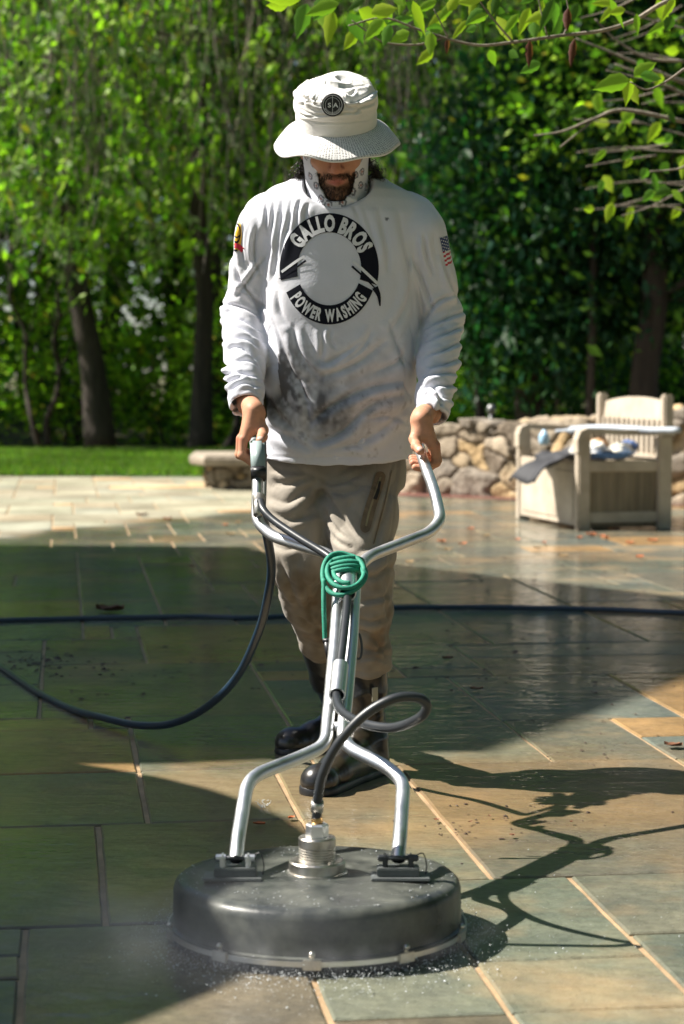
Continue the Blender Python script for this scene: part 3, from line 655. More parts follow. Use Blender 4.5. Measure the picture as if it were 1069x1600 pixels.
# -- overhanging branch in front, upper right
def near_branch():
    t = root("overhanging_branch", "thin bare-barked branch with green leaf sprays hanging into view over the worker's hat", "branch", loc=P(1069, -10, 6.6))
    mb = MB(); D = 6.4
    def run(px, r0, r1, d=D, n=6):
        pts = [P(x, y, d+(x-700)*.0006) for x, y in px]; sp = spline(pts, n); q_ = MB(); q_.tube(sp, list(np.linspace(r0, r1, len(sp))), 7); q_.build("twig", M_BARKP, t); return sp
    run([(1085, -18), (1030, 8), (990, 32), (940, 48), (880, 55), (800, 66), (740, 70), (660, 48), (600, 28), (545, 40)], .0075, .0025)
    run([(690, 60), (650, 70), (600, 66), (572, 48), (550, 32)], .004, .002)
    run([(800, 64), (775, 35), (752, 5), (745, -12)], .0035, .002); run([(700, 58), (690, 38), (678, 14)], .003, .0015)
    run([(855, 55), (846, 20), (840, -10)], .0025, .002); run([(1069, 108), (1040, 128), (1010, 140), (985, 128)], .004, .002, 6.0)
    run([(1069, 110), (1090, 90), (1110, 60)], .006, .004, 6.0); run([(880, 56), (890, 30), (884, -8)], .003, .002)
    run([(835, 212), (880, 205), (930, 185), (975, 172), (1069, 190)], .003, .009, 8.5); run([(875, 230), (900, 210), (925, 190)], .0025, .004, 8.5)
    run([(1016, 268), (1045, 266), (1066, 262), (1085, 250)], .003, .005, 8); run([(930, 30), (960, 60), (1010, 90), (1069, 96)], .004, .007, 9)
    run([(900, 60), (960, 84), (1069, 130)], .003, .009, 9.5); run([(960, 100), (1010, 120), (1075, 150)], .003, .008, 9.5)
    for k in range(26):
        x, y = random.uniform(930, 1069), random.uniform(-5, 330); a = random.uniform(-.6, .6)
        run([(x-50, y-30*a), (x, y), (x+60, y+40*a+random.uniform(-12, 12))], .002, .005, random.uniform(9, 13), 4)
    # leaves: pointed, serrated outline in px space
    lf = []
    def leaf(px, py, ang, L_, w, d, col, fold=.25):
        o = P(px, py, d); s = d/FPX; a = R(ang); ax = Vector((math.cos(a), random.uniform(-.35, .35), -math.sin(a))).normalized(); sd = ax.cross(Vector((0, -1, 0))).normalized()
        up = ax.cross(sd); n = 8; V = []; 
        for i in range(n+1):
            u = i/n; ww = w*math.sin(math.pi*min(1, u*1.02)**.75)*(1+.08*(-1)**i)*.5
            c = o+ax*(L_*u*s)-Vector((0, 0, 1))*(L_*s*.18*u*u)
            V += [c+sd*ww*s+up*ww*s*fold, c, c-sd*ww*s+up*ww*s*fold]
        F = []
        for i in range(n):
            for k in (0, 1): F.append((3*i+k, 3*i+k+1, 3*i+k+4, 3*i+k+3))
        lf.append((V, F, col))
    g1, g2, g3 = (.30, .48, .05), (.17, .34, .06), (.46, .58, .05)
    for a in [(470, 0, -170, 60, 22, g3), (480, 5, 110, 50, 24, g2), (500, 10, 70, 40, 20, g1), (520, 15, 100, 52, 20, g3), (530, 5, 170, 55, 22, g1), (545, 20, 60, 46, 22, g2), (560, 15, 20, 52, 22, g3),
              (580, 22, -20, 45, 22, g3), (600, 30, 140, 40, 20, g1), (610, 38, 110, 34, 16, g2), (700, 18, -60, 50, 16, g3), (715, 5, -20, 55, 18, g3), (640, 50, 160, 35, 18, g1), (560, 45, 130, 36, 18, g3), (450, 10, 190, 36, 18, g3),
              (515, -5, 130, 40, 26, g2), (985, 125, 175, 60, 26, g1), (985, 122, 100, 38, 16, g3), (990, 120, -40, 46, 20, g1), (980, 128, 60, 36, 18, g3), (1000, 118, 0, 34, 16, g2)]:
        leaf(a[0], a[1], a[2], a[3], a[4]*1.1, D-.1+random.uniform(-.1, .1), a[5])
    for a in [(888, 12, 95, 34, 14), (828, 62, 92, 38, 12), (898, 60, 100, 40, 12), (700, 60, 95, 22, 8)]: leaf(*a, D, (.12, .045, .03), .9)
    rl = random.Random(12)
    for (x0, x1, y0, y1, n_, d0, d1, L0) in ((915, 1069, 90, 330, 26, 8.5, 12, 26), (560, 1060, -8, 36, 50, 6.2, 7.2, 36), (1000, 1069, 60, 300, 10, 8.5, 10.5, 24), (660, 860, 40, 100, 8, 6.3, 6.8, 26)):
        for _ in range(n_): leaf(rl.uniform(x0, x1), rl.uniform(y0, y1), rl.uniform(20, 200), L0*rl.uniform(.6, 1.4), rl.uniform(10, 19), rl.uniform(d0, d1), rl.choice([g1, g2, g3, (.08, .16, .03)]))
    for V, F, c in lf:
        m = MB(); m.add(V, F, c); m.build("leaf", M_LEAF, t)
near_branch()
bushy("added_shade_tree", "tall tree added so that its high unseen crown shades the evergreens", (-1.9, 30.5, 0), 9, .2, (1.9, -7.6, 7.7, 3.3, 2.2, 1.1), 100, 77, (('mid', 'dark'), (1, 1)), BG, .16, nl=70, thick=.25)  # crown placed out of view to shade the right side
# -- trees added out of view round the patio to block sky and tint shade
for k, (x, y, h, lb) in enumerate([(-2.5, -7, 9, "sky-blocking broad tree added behind the viewer nearest the house"), (3.5, -6, 9, "sky-blocking broad tree added behind the viewer toward the open side"), (9.5, 0, 10, "sky-blocking tall tree added at the open side of the patio, nearest the viewer"), (11, 7, 10, "sky-blocking tall tree added at the open side of the patio, level with the worker"), (10.5, 14, 9, "sky-blocking tall tree added near the end of the stone wall")]):
    bushy("sky_blocking_tree", lb, (x, y, 0), h, .2, (0, 0, 5.2, 3.4, 2.6, 4.2), 260, 130+k, (('mid', 'dark'), (1, 1)), 'sky-blocking trees added round the near side of the patio', .30, nl=34, thick=.4)
bushy("sky_blocking_tree", "wide unseen tree added over the open side of the patio to block sky light", (7.2, 3.2, 0), 7, .2, (-2.0, .6, 6.9, 3.6, 5.2, 1.3), 330, 171, (('mid', 'dark'), (1, 1)), 'sky-blocking trees added round the near side of the patio', .30, nl=44, thick=.4)  # overhead crown added out of view to cut the sky light
for k, (x, y) in enumerate([(-9.5, 32.5), (-13.0, 34), (-16.5, 32.0), (8.5, 25.0), (11.0, 27.0)]):
    bushy("woodland_tree", ["dense tree beyond the lawn just past the thick dark trunk", "dense tree further along the lawn's far side", "dense tree at the far end of the lawn", "dense dark tree past the end of the stone wall", "dense tree at the far corner behind the wall"][k], (x, y, 0), 8, .16, (0, 0, 4.0, 1.9, 1.6, 3.7), 170, 201+k, (('mid', 'bright', 'dark'), (4, 3, 3)), 'trees at the sides of the woods', .22, nl=36, thick=.25)
# ================================================================== STORAGE BENCH
M_PLAST = mat("weathered_beige_plastic", (.44, .365, .28), .6, var=.14, vscale=5, color2=(.50, .43, .34), bump=.15, bscale=30, bdist=.004)
M_PLASTD = mat("weathered_plank_plastic", (.23, .185, .125), .65, var=.3, vscale=4, stretch=(6, 6, .6), bump=.3, bscale=14, bdist=.004)
def bench():
    A = P(905, 831, 13.35); A.z = 0; B = P(1047, 831, 13.5); B.z = 0; X = (B-A); wd = X.length; X.normalize(); Y = Vector((-X.y, X.x, 0)); LEN = 1.20
    o = root("storage_bench", "weathered beige storage bench with slatted back standing open by the stone wall", "bench", loc=A)
    def W(x, y, z): return A+X*x+Y*y+Vector((0, 0, z))
    M3 = Matrix((X, Y, Vector((0, 0, 1)))).transposed()
    def bx(mb, x0, x1, y0, y1, z0, z1, b=.006): return mb.box(W((x0+x1)/2, (y0+y1)/2, (z0+z1)/2), ((x1-x0)/2, (y1-y0)/2, (z1-z0)/2), M3, b)
    SH = .445
    for y0, y1 in ((.02, .05), (LEN-.05, LEN-.02)):   # end panels: framed planks
        m = MB(); bx(m, .07, wd-.07, y0+.006, y1, .055, SH)
        for k in range(7):
            xx = .09+(wd-.18)*k/6; bx(m, xx-.003, xx+.003, y0+.003, y1-.002, .10, SH-.075, .001)
        m.build("side_panel", M_PLASTD, o, False)
        m = MB(); bx(m, .055, wd-.055, y0-.006, y1+.004, SH-.07, SH); m.build("rail", M_PLAST, o, False); m = MB(); bx(m, .055, wd-.055, y0-.006, y1+.004, .05, .12); m.build("rail", M_PLAST, o, False)
    m = MB(); bx(m, .0, .028, .05, LEN-.05, .03, SH-.01); bx(m, -.006, .0, .10, LEN-.10, .07, SH-.07, .002); m.build("front_panel", M_PLAST, o, False)
    m = MB(); bx(m, wd-.03, wd-.002, .05, LEN-.05, .05, SH); m.build("back_panel", M_PLASTD, o, False)
    m = MB(); bx(m, .05, wd-.05, .05, LEN-.05, .02, .05); m.build("floor_panel", M_PLASTD, o, False)
    for y0 in (-.005, LEN-.06):                      # legs + curved armrest
        for nm, (xa, xb, hh) in (("leg", (-.012, .075, .62)), ("leg", (wd-.085, wd+.012, .84 if True else 0))):
            m = MB(); bx(m, xa, xb, y0, y0+.065, 0, hh if xa < .1 else .60, .01); m.build(nm, M_PLAST, o, False)
        pts = [(-.02, .50), (-.02, .585), (.0, .635), (.05, .655), (.12, .652), (.30, .643), (wd-.03, .640), (wd+.02, .640)]
        m = MB(); V = []; n = len(pts)
        for (x, z) in pts:
            for yy in (y0-.012, y0+.077): V.append(W(x, yy, z))
        inn = [(.022, .50), (.022, .575), (.035, .604), (.07, .618), (.12, .616), (.30, .607), (wd-.03, .604), (wd+.02, .604)]
        for (x, z) in inn:
            for yy in (y0-.012, y0+.077): V.append(W(x, yy, z))
        F = []
        for i in range(n-1):
            a = 2*i; b_ = 2*n+2*i; F += [(a, a+1, a+3, a+2), (b_, b_+2, b_+3, b_+1), (a, a+2, b_+2, b_), (a+1, b_+1, b_+3, a+3)]
        F += [(0, 2*n, 2*n+1, 1), (2*n-2, 2*n-1, 4*n-1, 4*n-2)]
        m.add(V, F); m.build("armrest", M_PLAST, o, False)
    # back with arched top rail and slats
    m = MB(); nn = 16; V = []; xb = wd-.04
    def zt(u): return .80+.045*math.sin(math.pi*u)**.8
    for i in range(nn+1):
        u = i/nn; y = .03+(LEN-.06)*u
        for (dx, z) in ((0, .695), (0, zt(u)), (.035, zt(u)), (.035, .695)): V.append(W(xb+dx+.03*(z-.5)/.3, y, z))
    F = [(4*i+k, 4*i+4+k, 4*i+4+(k+1) % 4, 4*i+(k+1) % 4) for i in range(nn) for k in range(4)]+[(0, 1, 2, 3), (4*nn+3, 4*nn+2, 4*nn+1, 4*nn)]
    m.add(V, F); m.build("top_rail", M_PLAST, o, False)
    for k in range(13):
        y = .075+(LEN-.15)*k/12; m = MB(); m.box(W(xb+.022, y, .58), (.011, .026, .125), M3, .004); m.build("back_slat", M_PLAST, o, False)
    m = MB(); bx(m, xb-.005, xb+.03, .03, LEN-.03, .445, .475); m.build("rail", M_PLAST, o, False)
    for y in (.0, LEN-.065):
        m = MB(); bx(m, xb-.01, xb+.06, y, y+.065, .60, .865, .012); m.build("back_post", M_PLAST, o, False)
    # things lying on / in it
    cl = MB(); nx_, ny_ = 22, 14; V = []
    for i in range(nx_+1):
        for j in range(ny_+1):
            u, v = i/nx_, j/ny_; x = -.30+.62*u; y = .10+.55*v; drop = max(0, -.02-x); z = SH+.045-.55*drop-.25*drop*drop+.018*math.sin(v*11+u*5)+.01*math.sin(u*17)
            if x < -.1: y = y-.1*v
            V.append(W(x+.12*drop*math.sin(v*6), y-.25*drop, z+.025*math.sin(u*9)))
    F = [(i*(ny_+1)+j, (i+1)*(ny_+1)+j, (i+1)*(ny_+1)+j+1, i*(ny_+1)+j+1) for i in range(nx_) for j in range(ny_)]
    ob = mk("tarpaulin", V, F, mat("charcoal_cloth", (.035, .035, .04), .75, var=.3, bump=.3, bscale=20), None, True)
    sd = ob.modifiers.new("thick", 'SOLIDIFY'); sd.thickness = .012; tagit(ob, "charcoal tarpaulin draped over the front edge of the storage bench", "tarpaulin")
    m = MB(); p0, p1 = W(-.14, 1.12, .705), W(wd+.02, .12, .672)
    p0 = P(893, 672, 13.9); p1 = P(1062, 672, 13.2); mid = p0.lerp(p1, .3)
    m.tube(spline([p0+Vector((-.09, .1, -.01)), p0, mid+Vector((0, 0, .012)), p0.lerp(p1, .7), p1], 6), [.010]*6+[.026]*6+[.025]*6+[.020]*6+[.018], 12)
    tagit(m.build("folded_umbrella", mat("pale_canvas", (.36, .40, .45), .7, var=.12, vscale=12, bump=.4, bscale=25)), "long pale folded umbrella lying across the bench armrests", "umbrella")
    m = MB(); q = W(.02, .55, .585); m.lathe([(0, -.045), (.03, -.042), (.036, -.02), (.036, .02), (.022, .04), (.014, .045), (.014, .06), (0, .06)], W(.10, .95, .56), 20)
    tagit(m.build("water_jug", mat("blue_jug", (.35, .55, .72), .25)), "small pale blue jug sitting at the far arm of the bench", "jug")
    # junk heaped inside
    cl_ = [((.70, .67, .60), (.18, .20), .075, "crumpled pale rag on top of the heap in the open bench"), ((.42, .24, .12), (.26, .35), .06, "rust brown rag in the heap inside the open bench"), ((.62, .60, .52), (.36, .22), .07, "off-white crumpled sack in the open bench"),
           ((.10, .16, .34), (.44, .26), .05, "dark blue bundle near the slatted back of the bench"), ((.5, .48, .44), (.12, .30), .06, "grey-white crumpled plastic bag near the front of the bench")]
    for k, (c, (x, y), r, lb) in enumerate(cl_):
        bm = bmesh.new(); bmesh.ops.create_icosphere(bm, subdivisions=4, radius=1); V = np.array([v.co[:] for v in bm.verts]); F = [[v.index for v in f.verts] for f in bm.faces]; bm.free()
        V = V*(1+.35*fbm(V+k*3, 2.2, 3, k)[:, None])*np.array([r*1.2, r*1.3, r*.85]); V = V+np.array(W(x, y, SH+.055+.03*(k % 2)))
        tagit(mk("rag" if k != 4 else "plastic_bag", V, F, mat("rag_cloth", c, .8, var=.2, vscale=20)), lb, "rag" if k != 4 else "bag", 'things heaped in the open bench')
    m = MB(); m.lathe([(0, 0), (.12, .0), (.19, .03), (.20, .03), (.135, -.012), (0, -.012)], W(.24, .17, SH+.02), 28)
    tagit(m.build("basin", mat("blue_plastic", (.10, .22, .50), .35)), "shallow blue plastic basin lying at the near end inside the bench", "basin")
bench()
# black path light behind the wall
pl = root("path_light", "small black post light standing behind the lower end of the stone wall", "light", loc=P(768, 700, 18.2)*1.0)
p = P(768, 640, 18.2); m = MB(); m.tube([(p.x, p.y, 0), (p.x, p.y, p.z)], .022, 12); m.build("post", mat("black_metal", (.02, .02, .022), .4), pl)
m = MB(); m.lathe([(.001, .045), (.03, .04), (.042, .0), (.03, -.03), (.024, -.03)], p, 20); m.build("lamp_head", mat("dull_metal", (.18, .18, .18), .4, .6), pl)

# ================================================================== SURFACE CLEANER
M_DECK = mat("black_polymer", (.036, .043, .044), .42, var=.45, vscale=14, bump=.45, bscale=60, bdist=.0015, rvar=.15, coat=.08, spec=.35, color2=(.075, .078, .066))
M_STEEL = mat("brushed_aluminium", (.70, .71, .72), .40, 1, var=.06, vscale=20, rvar=.06, bump=.06, bscale=80, bdist=.001)
M_STEELW = mat("worn_steel", (.55, .52, .47), .38, 1, var=.2, vscale=40, rvar=.1, bump=.2, bscale=90, bdist=.001)
M_RUB = mat("black_rubber_hose", (.025, .028, .032), .38, var=.2, vscale=30, bump=.15, bscale=120, bdist=.001)
M_BRASS = mat("brass", (.50, .30, .12), .35, 1, var=.2, vscale=30)
M_PLATE = mat("grey_plate", (.11, .12, .12), .45, .2, var=.2, vscale=30)
M_DARK = mat("dark_paint", (.05, .055, .06), .4, .3, var=.3, vscale=30)
M_BLACK = mat("black_plastic", (.015, .015, .017), .4)
DC = Vector((-.044, 3.70, 0)); RD = .258
sc = root("surface_cleaner", "round dark pressure-washing surface cleaner with a bent aluminium handle, pushed across the wet stones", "cleaner", loc=DC)
def cleaner():
    pf = [(RD+.003, .020), (RD+.003, .034), (RD-.003, .036), (RD-.004, .094), (RD-.007, .104), (RD-.016, .1115), (RD-.030, .1135), (RD-.038, .1124), (RD-.046, .1122), (.14, .1168), (.02, .1190), (.001, .1190)]
    m = MB(); m.lathe(pf, DC, 128)
    deck = m.build("deck", M_DECK, sc, True, 50)
    # brush skirt
    V = []; F = []; n = 420
    for k in range(n):
        a = 2*math.pi*k/n; r = RD-.002+random.uniform(-.002, .004); w_ = .0032; ca, sa = math.cos(a), math.sin(a); lo = random.uniform(.0, .006); ro = r+random.uniform(.002, .016)
        b = len(V); V += [(DC.x+r*ca-w_*sa, DC.y+r*sa+w_*ca, .03), (DC.x+r*ca+w_*sa, DC.y+r*sa-w_*ca, .03), (DC.x+ro*ca, DC.y+ro*sa, lo)]; F.append((b, b+1, b+2))
    m = MB(); m.add(V, F); m.lathe([(RD-.004, .03), (RD-.002, .004)], DC, 96); m.build("brush_skirt", M_BLACK, sc, False)
    m = MB(); r = RD+.004; m.lathe([(r, .0225), (r+.003, .0225), (r+.003, .031), (r, .031)], DC, 128); band = m.build("clamp_band", mat("band_steel", (.62, .60, .56), .35, 1, var=.1, vscale=30), sc, True, 40)
    for k in range(10):
        a = -math.pi/2+(k)*2*math.pi/10-.02; c = DC+Vector((math.cos(a)*(r+.004), math.sin(a)*(r+.004), .0265)); Mz = Matrix.Rotation(a, 3, 'Z')
        mm = MB(); mm.box(c, (.0035, .0155, .0085), Mz, .0012)
        mm.box(c+Vector((math.cos(a)*-.002, math.sin(a)*-.002, .012)), (.0018, .004, .006), Mz, .001); mm.build("band_clip", M_STEELW, sc, False)
        q = MB(); bm = bmesh.new(); bmesh.ops.create_uvsphere(bm, u_segments=12, v_segments=8, radius=.0058); q.add([v.co+c+Vector((0, 0, .0175)) for v in bm.verts], [[v.index for v in f.verts] for f in bm.faces]); bm.free(); q.build("screw", M_STEELW, sc)
    # swivel hub
    m = MB(); m.lathe([(.054, .114), (.054, .1205), (.050, .1215), (.050, .138), (.047, .1405), (.033, .1405), (.001, .1405)], DC, 64); hub = m.build("hub_flange", M_STEELW, sc, True, 35)
    pr_ = [(.0325, .140)]
    for k in range(5): z = .144+k*.0045; pr_ += [(.0325, z), (.0305, z+.001), (.0305, z+.002), (.0325, z+.003)]
    pr_ += [(.033, .168), (.033, .180), (.031, .1825), (.001, .1825)]
    m = MB(); m.lathe(pr_, DC, 48); m.build("swivel_body", M_STEELW, sc, True, 35)
    m = MB(); n = 6
    hx = [(.0205, .182), (.0205, .203), (.018, .206), (.001, .206)]; m.lathe(hx, DC, 6); m.build("hex_nut", M_STEEL, sc, False)
    for k in range(4):
        a = k*math.pi/2+.6; m = MB(); m.lathe([(.0045, .1405), (.0045, .1445), (.001, .1445)], DC+Vector((math.cos(a)*.043, math.sin(a)*.043, 0)), 6); m.build("bolt", M_STEELW, sc, False)
    # hinge brackets
    for sx, px in ((-1, 368), (1, 622)):
        c = P(px, 1376, 3.665); cx = c.x; cy = 3.665
        m = MB(); m.box((cx+.004*sx, cy, .1195), (.052, .030, .0025), None, .002); m.build("base_plate", M_PLATE, sc, False)
        m = MB(); m.box((cx, cy+.002, .1295), (.037, .019, .0075), None, .002); m.build("hinge_block", M_PLATE, sc, False)
        for d in (-1, 1):
            m = MB(); m.box((cx+d*.0225, cy+.002, .1465), (.0045, .012, .0125), None, .003); m.tube([(cx+d*.017, cy-.001, .1525), (cx+d*.034, cy-.001, .1525)], .0065, 10); m.build("hinge_lug", M_STEEL if sx < 0 else M_DARK, sc, False)
        m = MB(); m.tube([(cx-.036, cy-.001, .1525), (cx+.036, cy-.001, .1525)], .004, 10); m.build("hinge_pin", M_DARK, sc)
        m = MB(); q = [Vector((cx+.03, cy+.005, .155)), Vector((cx+.044, cy+.0, .160)), Vector((cx+.05, cy-.002, .140)), Vector((cx+.048, cy-.004, .124))]; m.tube(spline(q, 6), .0012, 6); m.build("lanyard", M_BLACK, sc)
        e = P(px+1 if sx < 0 else px, 1343, 3.668); t_ = (P(372 if sx < 0 else 625, 1310, 3.70)-e).normalized(); m = MB(); m.tube([e-t_*.0015, e+t_*.001], .0112, 20); m.build("end_plug", M_BLACK, sc, False)
    RT = .0128
    # the two bent tubes: leg -> fork -> pole -> arm -> grip
    Lt = [(369, 1343, 3.668), (372, 1310, 3.70), (388, 1215, 3.86), (470, 1183, 3.965), (509, 1165, 4.0), (515, 1100, 4.09), (524, 1000, 4.27), (531, 895, 4.48), (520, 868, 4.55), (425, 838, 4.68), (401, 815, 4.72), (403, 740, 4.83), (403, 712, 4.90), (400, 697, 4.98), (398, 691, 5.07)]
    Rt = [(622, 1343, 3.668), (625, 1310, 3.70), (631, 1222, 3.86), (605, 1198, 3.92), (533, 1163, 4.0), (541, 1100, 4.09), (550, 1000, 4.27), (556, 895, 4.48), (572, 871, 4.55), (672, 832, 4.68), (689, 812, 4.72), (680, 770, 4.80), (664, 727, 4.90), (658, 708, 4.98), (655, 698, 5.06)]
    tubes = {}
    for nm, T in (("l", Lt), ("r", Rt)):
        pts = bent([P(*q) for q in T], .045, 6); m = MB(); m.tube(pts, RT, 20); m.build("handle_tube", M_STEEL, sc, True, 50); tubes[nm] = pts
    for (px, py, d, L_, M_) in ((536, 1135, 4.035, .012, M_STEEL), (544, 935, 4.39, .01, M_STEEL)):
        m = MB(); a, b = P(px-13, py, d), P(px+13, py, d); m.tube([a, b], .009, 12); m.build("weld_bridge", M_, sc)
    # grip sleeve and trigger lever, left-hand side
    m = MB(); a, b = P(404, 742, 4.81), P(402, 694, 4.865)
    ax = (b-a).normalized(); xx = Vector((1, 0, 0)); yy = ax.cross(xx).normalized(); Mg = Matrix((xx, yy, ax)).transposed()
    m.box(a.lerp(b, .56), (.0165, .017, (b-a).length*.46), Mg, .006); m.build("dead_man_lever", mat("grey_green_plastic", (.30, .37, .36), .35, var=.1, vscale=20), sc)
    m = MB(); m.box(a+ax*.003, (.0172, .0178, .011), Mg, .003); m.build("lever_collar", M_BLACK, sc)
    # thin gun lance standing behind the grip up to its black and orange handle
    m = MB(); la = [P(411, 800, 4.80), P(413, 740, 4.90), P(412, 690, 5.0), P(409, 640, 5.12)]; m.tube(spline(la, 6), .0065, 12); m.build("lance", mat("grey_lance", (.28, .29, .28), .35, .7), sc)
    m = MB(); m.tube(spline([P(409, 650, 5.10), P(408, 628, 5.15), P(407, 608, 5.18)], 5), [.013, .0135, .0125, .0135, .0125, .0135, .0125, .0135, .0125, .0135, .012], 14); m.build("lance_coupling", mat("olive_brass", (.14, .12, .06), .4, .8, var=.4, vscale=60), sc)
    m = MB(); m.tube(spline([P(407, 609, 5.18), P(406, 592, 5.2), P(405, 575, 5.21), P(403, 566, 5.22)], 5), list(np.linspace(.019, .008, 16)), 14); m.build("gun_body", M_BLACK, sc)
    # hose sleeves on the pole and the whip hose
    def sleeve(p, q, r=.0155):
        a, b = P(*p), P(*q); m = MB(); t = (b-a).normalized(); m.tube([a, b], r, 24, cap=False); m.tube([a+t*.0002, b-t*.0002], r-.003, 24, cap=False)
        n = 24; e = MB()
        for end in (a, b): 
            nr = t.orthogonal().normalized(); bn = t.cross(nr)
            V = [end+(nr*math.cos(2*math.pi*k/n)+bn*math.sin(2*math.pi*k/n))*rr for rr in (r, r-.003) for k in range(n)]
            m.add(V, [(k, (k+1) % n, n+(k+1) % n, n+k) for k in range(n)])
        m.build("hose_sleeve", M_STEEL, sc, True, 40)
    sleeve((543, 928, 4.36), (545, 884, 4.46), .0185); sleeve((527, 1086, 4.07), (532, 1040, 4.15), .0165)
    hp = [P(407, 783, 4.69), P(412, 797, 4.66), P(430, 815, 4.63), P(470, 842, 4.575), P(512, 868, 4.52), P(540, 892, 4.46), P(543, 930, 4.36), P(538, 985, 4.245), P(530, 1050, 4.13), P(526, 1090, 4.055),
          P(536, 1113, 3.97), P(570, 1131, 3.86), P(615, 1137, 3.78), P(655, 1122, 3.72), P(667, 1103, 3.70), P(652, 1090, 3.69), P(615, 1092, 3.68), P(570, 1117, 3.68), P(530, 1160, 3.68), P(506, 1205, 3.685), P(497, 1245, 3.69), P(495, 1278, 3.70)]
    m = MB(); m.tube(spline(hp, 9), .0088, 16); m.build("whip_hose", M_RUB, sc)
    a = P(496, 1252, 3.692); b = Vector((DC.x, DC.y, .228)); m = MB(); m.tube([a, a.lerp(b, .5), b], [.0112, .0116, .0112], 16); m.build("hose_ferrule", M_STEELW, sc)
    m = MB(); m.tube([b, (DC.x, DC.y, .218), (DC.x, DC.y, .212), (DC.x, DC.y, .204)], [.0085, .0085, .0105, .0105], 10); m.build("fitting", M_BRASS, sc)
    # silver trigger valve where the hose meets the grip
    m = MB(); m.tube([P(403, 805, 4.70), P(405, 776, 4.74)], [.0105, .015], 14); m.build("valve_cup", M_STEELW, sc)
cleaner()
og = root("spray_gun_latch", "bright orange latch glowing in the gap between the worker's arm and side", "latch", loc=P(405, 560, 5.23))
m = MB(); m.tube(spline([P(403, 566, 5.22), P(405, 552, 5.23), P(407, 540, 5.24)], 4), list(np.linspace(.010, .005, 9)), 10); m.build("latch_body", mat("orange_plastic", (.75, .16, .04), .4), og)
og.parent = sc; og.matrix_parent_inverse = Matrix.Translation(-sc.location); 
for k in ('label', 'category'):
    if k in og: del og[k]
# green rope coiled round the handle
rp = root("green_rope", "green cord coiled round the top of the handle, its tail hanging with black clips", "rope", loc=P(540, 890, 4.46))
M_ROPE = mat("green_cord", (.02, .23, .15), .7, var=.25, vscale=200, bump=.6, bscale=400, bdist=.001)
C0 = P(539, 893, 4.44); ax = (P(545, 860, 4.50)-P(540, 960, 4.33)).normalized(); e1 = Vector((1, 0, 0)); e1 = (e1-ax*e1.dot(ax)).normalized(); e2 = ax.cross(e1)
def ring(r1, off, tilt, a0, a1, n=40, sx=0):
    o = []
    for i in range(n+1):
        a = a0+(a1-a0)*i/n; p = C0+e1*(r1*math.cos(a)+sx)+e2*(r1*.72*math.sin(a))+ax*(off+tilt*math.sin(a+.6)); o.append(p)
    return o
coil = []
for k in range(5): coil += ring(.036+.0035*(k % 3), -.012+.009*k, .016, 0, 2*math.pi, 40, -.003+.002*(k % 2))[:-1]
m = MB(); m.tube(coil, .0052, 10); m.build("coil", M_ROPE, rp)
m = MB(); Rg = []                                     # the big outer loop that faces the viewer
for i in range(41): a = 2*math.pi*i/40; c = P(538+34*math.cos(a), 897-32*math.sin(a)+(4*math.sin(2*a)), 4.40-.05*math.sin(a)*-1); Rg.append(c)
for i in range(40): a = 2*math.pi*i/40; Rg.append(P(540+29*math.cos(a), 893-26*math.sin(a), 4.40+.05*math.sin(a)))
for i in range(30): a = .3+2*math.pi*i/40; Rg.append(P(544+23*math.cos(a), 892-19*math.sin(a), 4.41+.05*math.sin(a)))
Rg = [p for p in Rg]; m.tube(Rg, .0050, 10); m.build("loop", M_ROPE, rp)
m = MB(); m.tube(spline([P(506, 905, 4.38), P(506, 940, 4.36), P(507, 975, 4.35), P(508, 1000, 4.345)], 8), .0052, 10); m.build("tail", M_ROPE, rp)
m = MB(); m.box(P(512, 1001, 4.345), (.010, .006, .006), None, .002); m.tube([P(511, 1003, 4.345), P(515, 1030, 4.34)], [.008, .006], 10); m.build("clip", M_BLACK, rp)
cb = []; 
for i in range(24): a = 2*math.pi*i/24; cb.append(P(560+5.5*math.cos(a)*(1-.25*math.sin(a)), 1010-20*math.sin(a), 4.36))
m = MB(); m.tube(cb, .0026, 8, closed=True); m.build("carabiner", M_DARK, rp)
m = MB(); m.tube([P(557, 960, 4.36), P(559, 993, 4.36)], .002, 6); m.build("strap", M_BLACK, rp)

# ================================================================== HOSES ON THE GROUND
M_BLUE = mat("navy_hose", (.012, .030, .055), .33, var=.2, vscale=20, coat=.2)
pts = [G(px, py, .0125) for px, py in ((-400, 972), (-160, 975), (0, 970), (130, 967), (300, 964), (420, 965), (600, 951), (700, 949), (820, 950), (950, 953), (1069, 958), (1300, 966), (1700, 980))]
m = MB(); m.tube(spline(pts, 10), .0122, 12); tagit(m.build("pressure_hose", M_BLUE), "dark navy hose running straight across the wet patio behind the worker's boots", "hose", "navy hoses on the patio")
hz_ = [P(411, 800, 4.80), P(416, 830, 4.86), P(424, 880, 4.95), P(420, 925, 5.02), P(405, 985, 5.15), P(372, 1055, 5.35), P(325, 1103, 5.50), P(270, 1130, 5.66), P(215, 1133, 5.78), P(160, 1121, 5.95)]
hz_ += [G(110, 1107, .013), G(60, 1082, .013), G(0, 1042, .013), G(-90, 985, .013), G(-220, 930, .013), G(-500, 900, .013)]
m = MB(); m.tube(spline(hz_, 10), .0108, 12); tagit(m.build("pressure_hose", M_BLUE), "dark blue hose drooping from the cleaner's handle in a wide loop", "hose", "navy hoses on the patio")
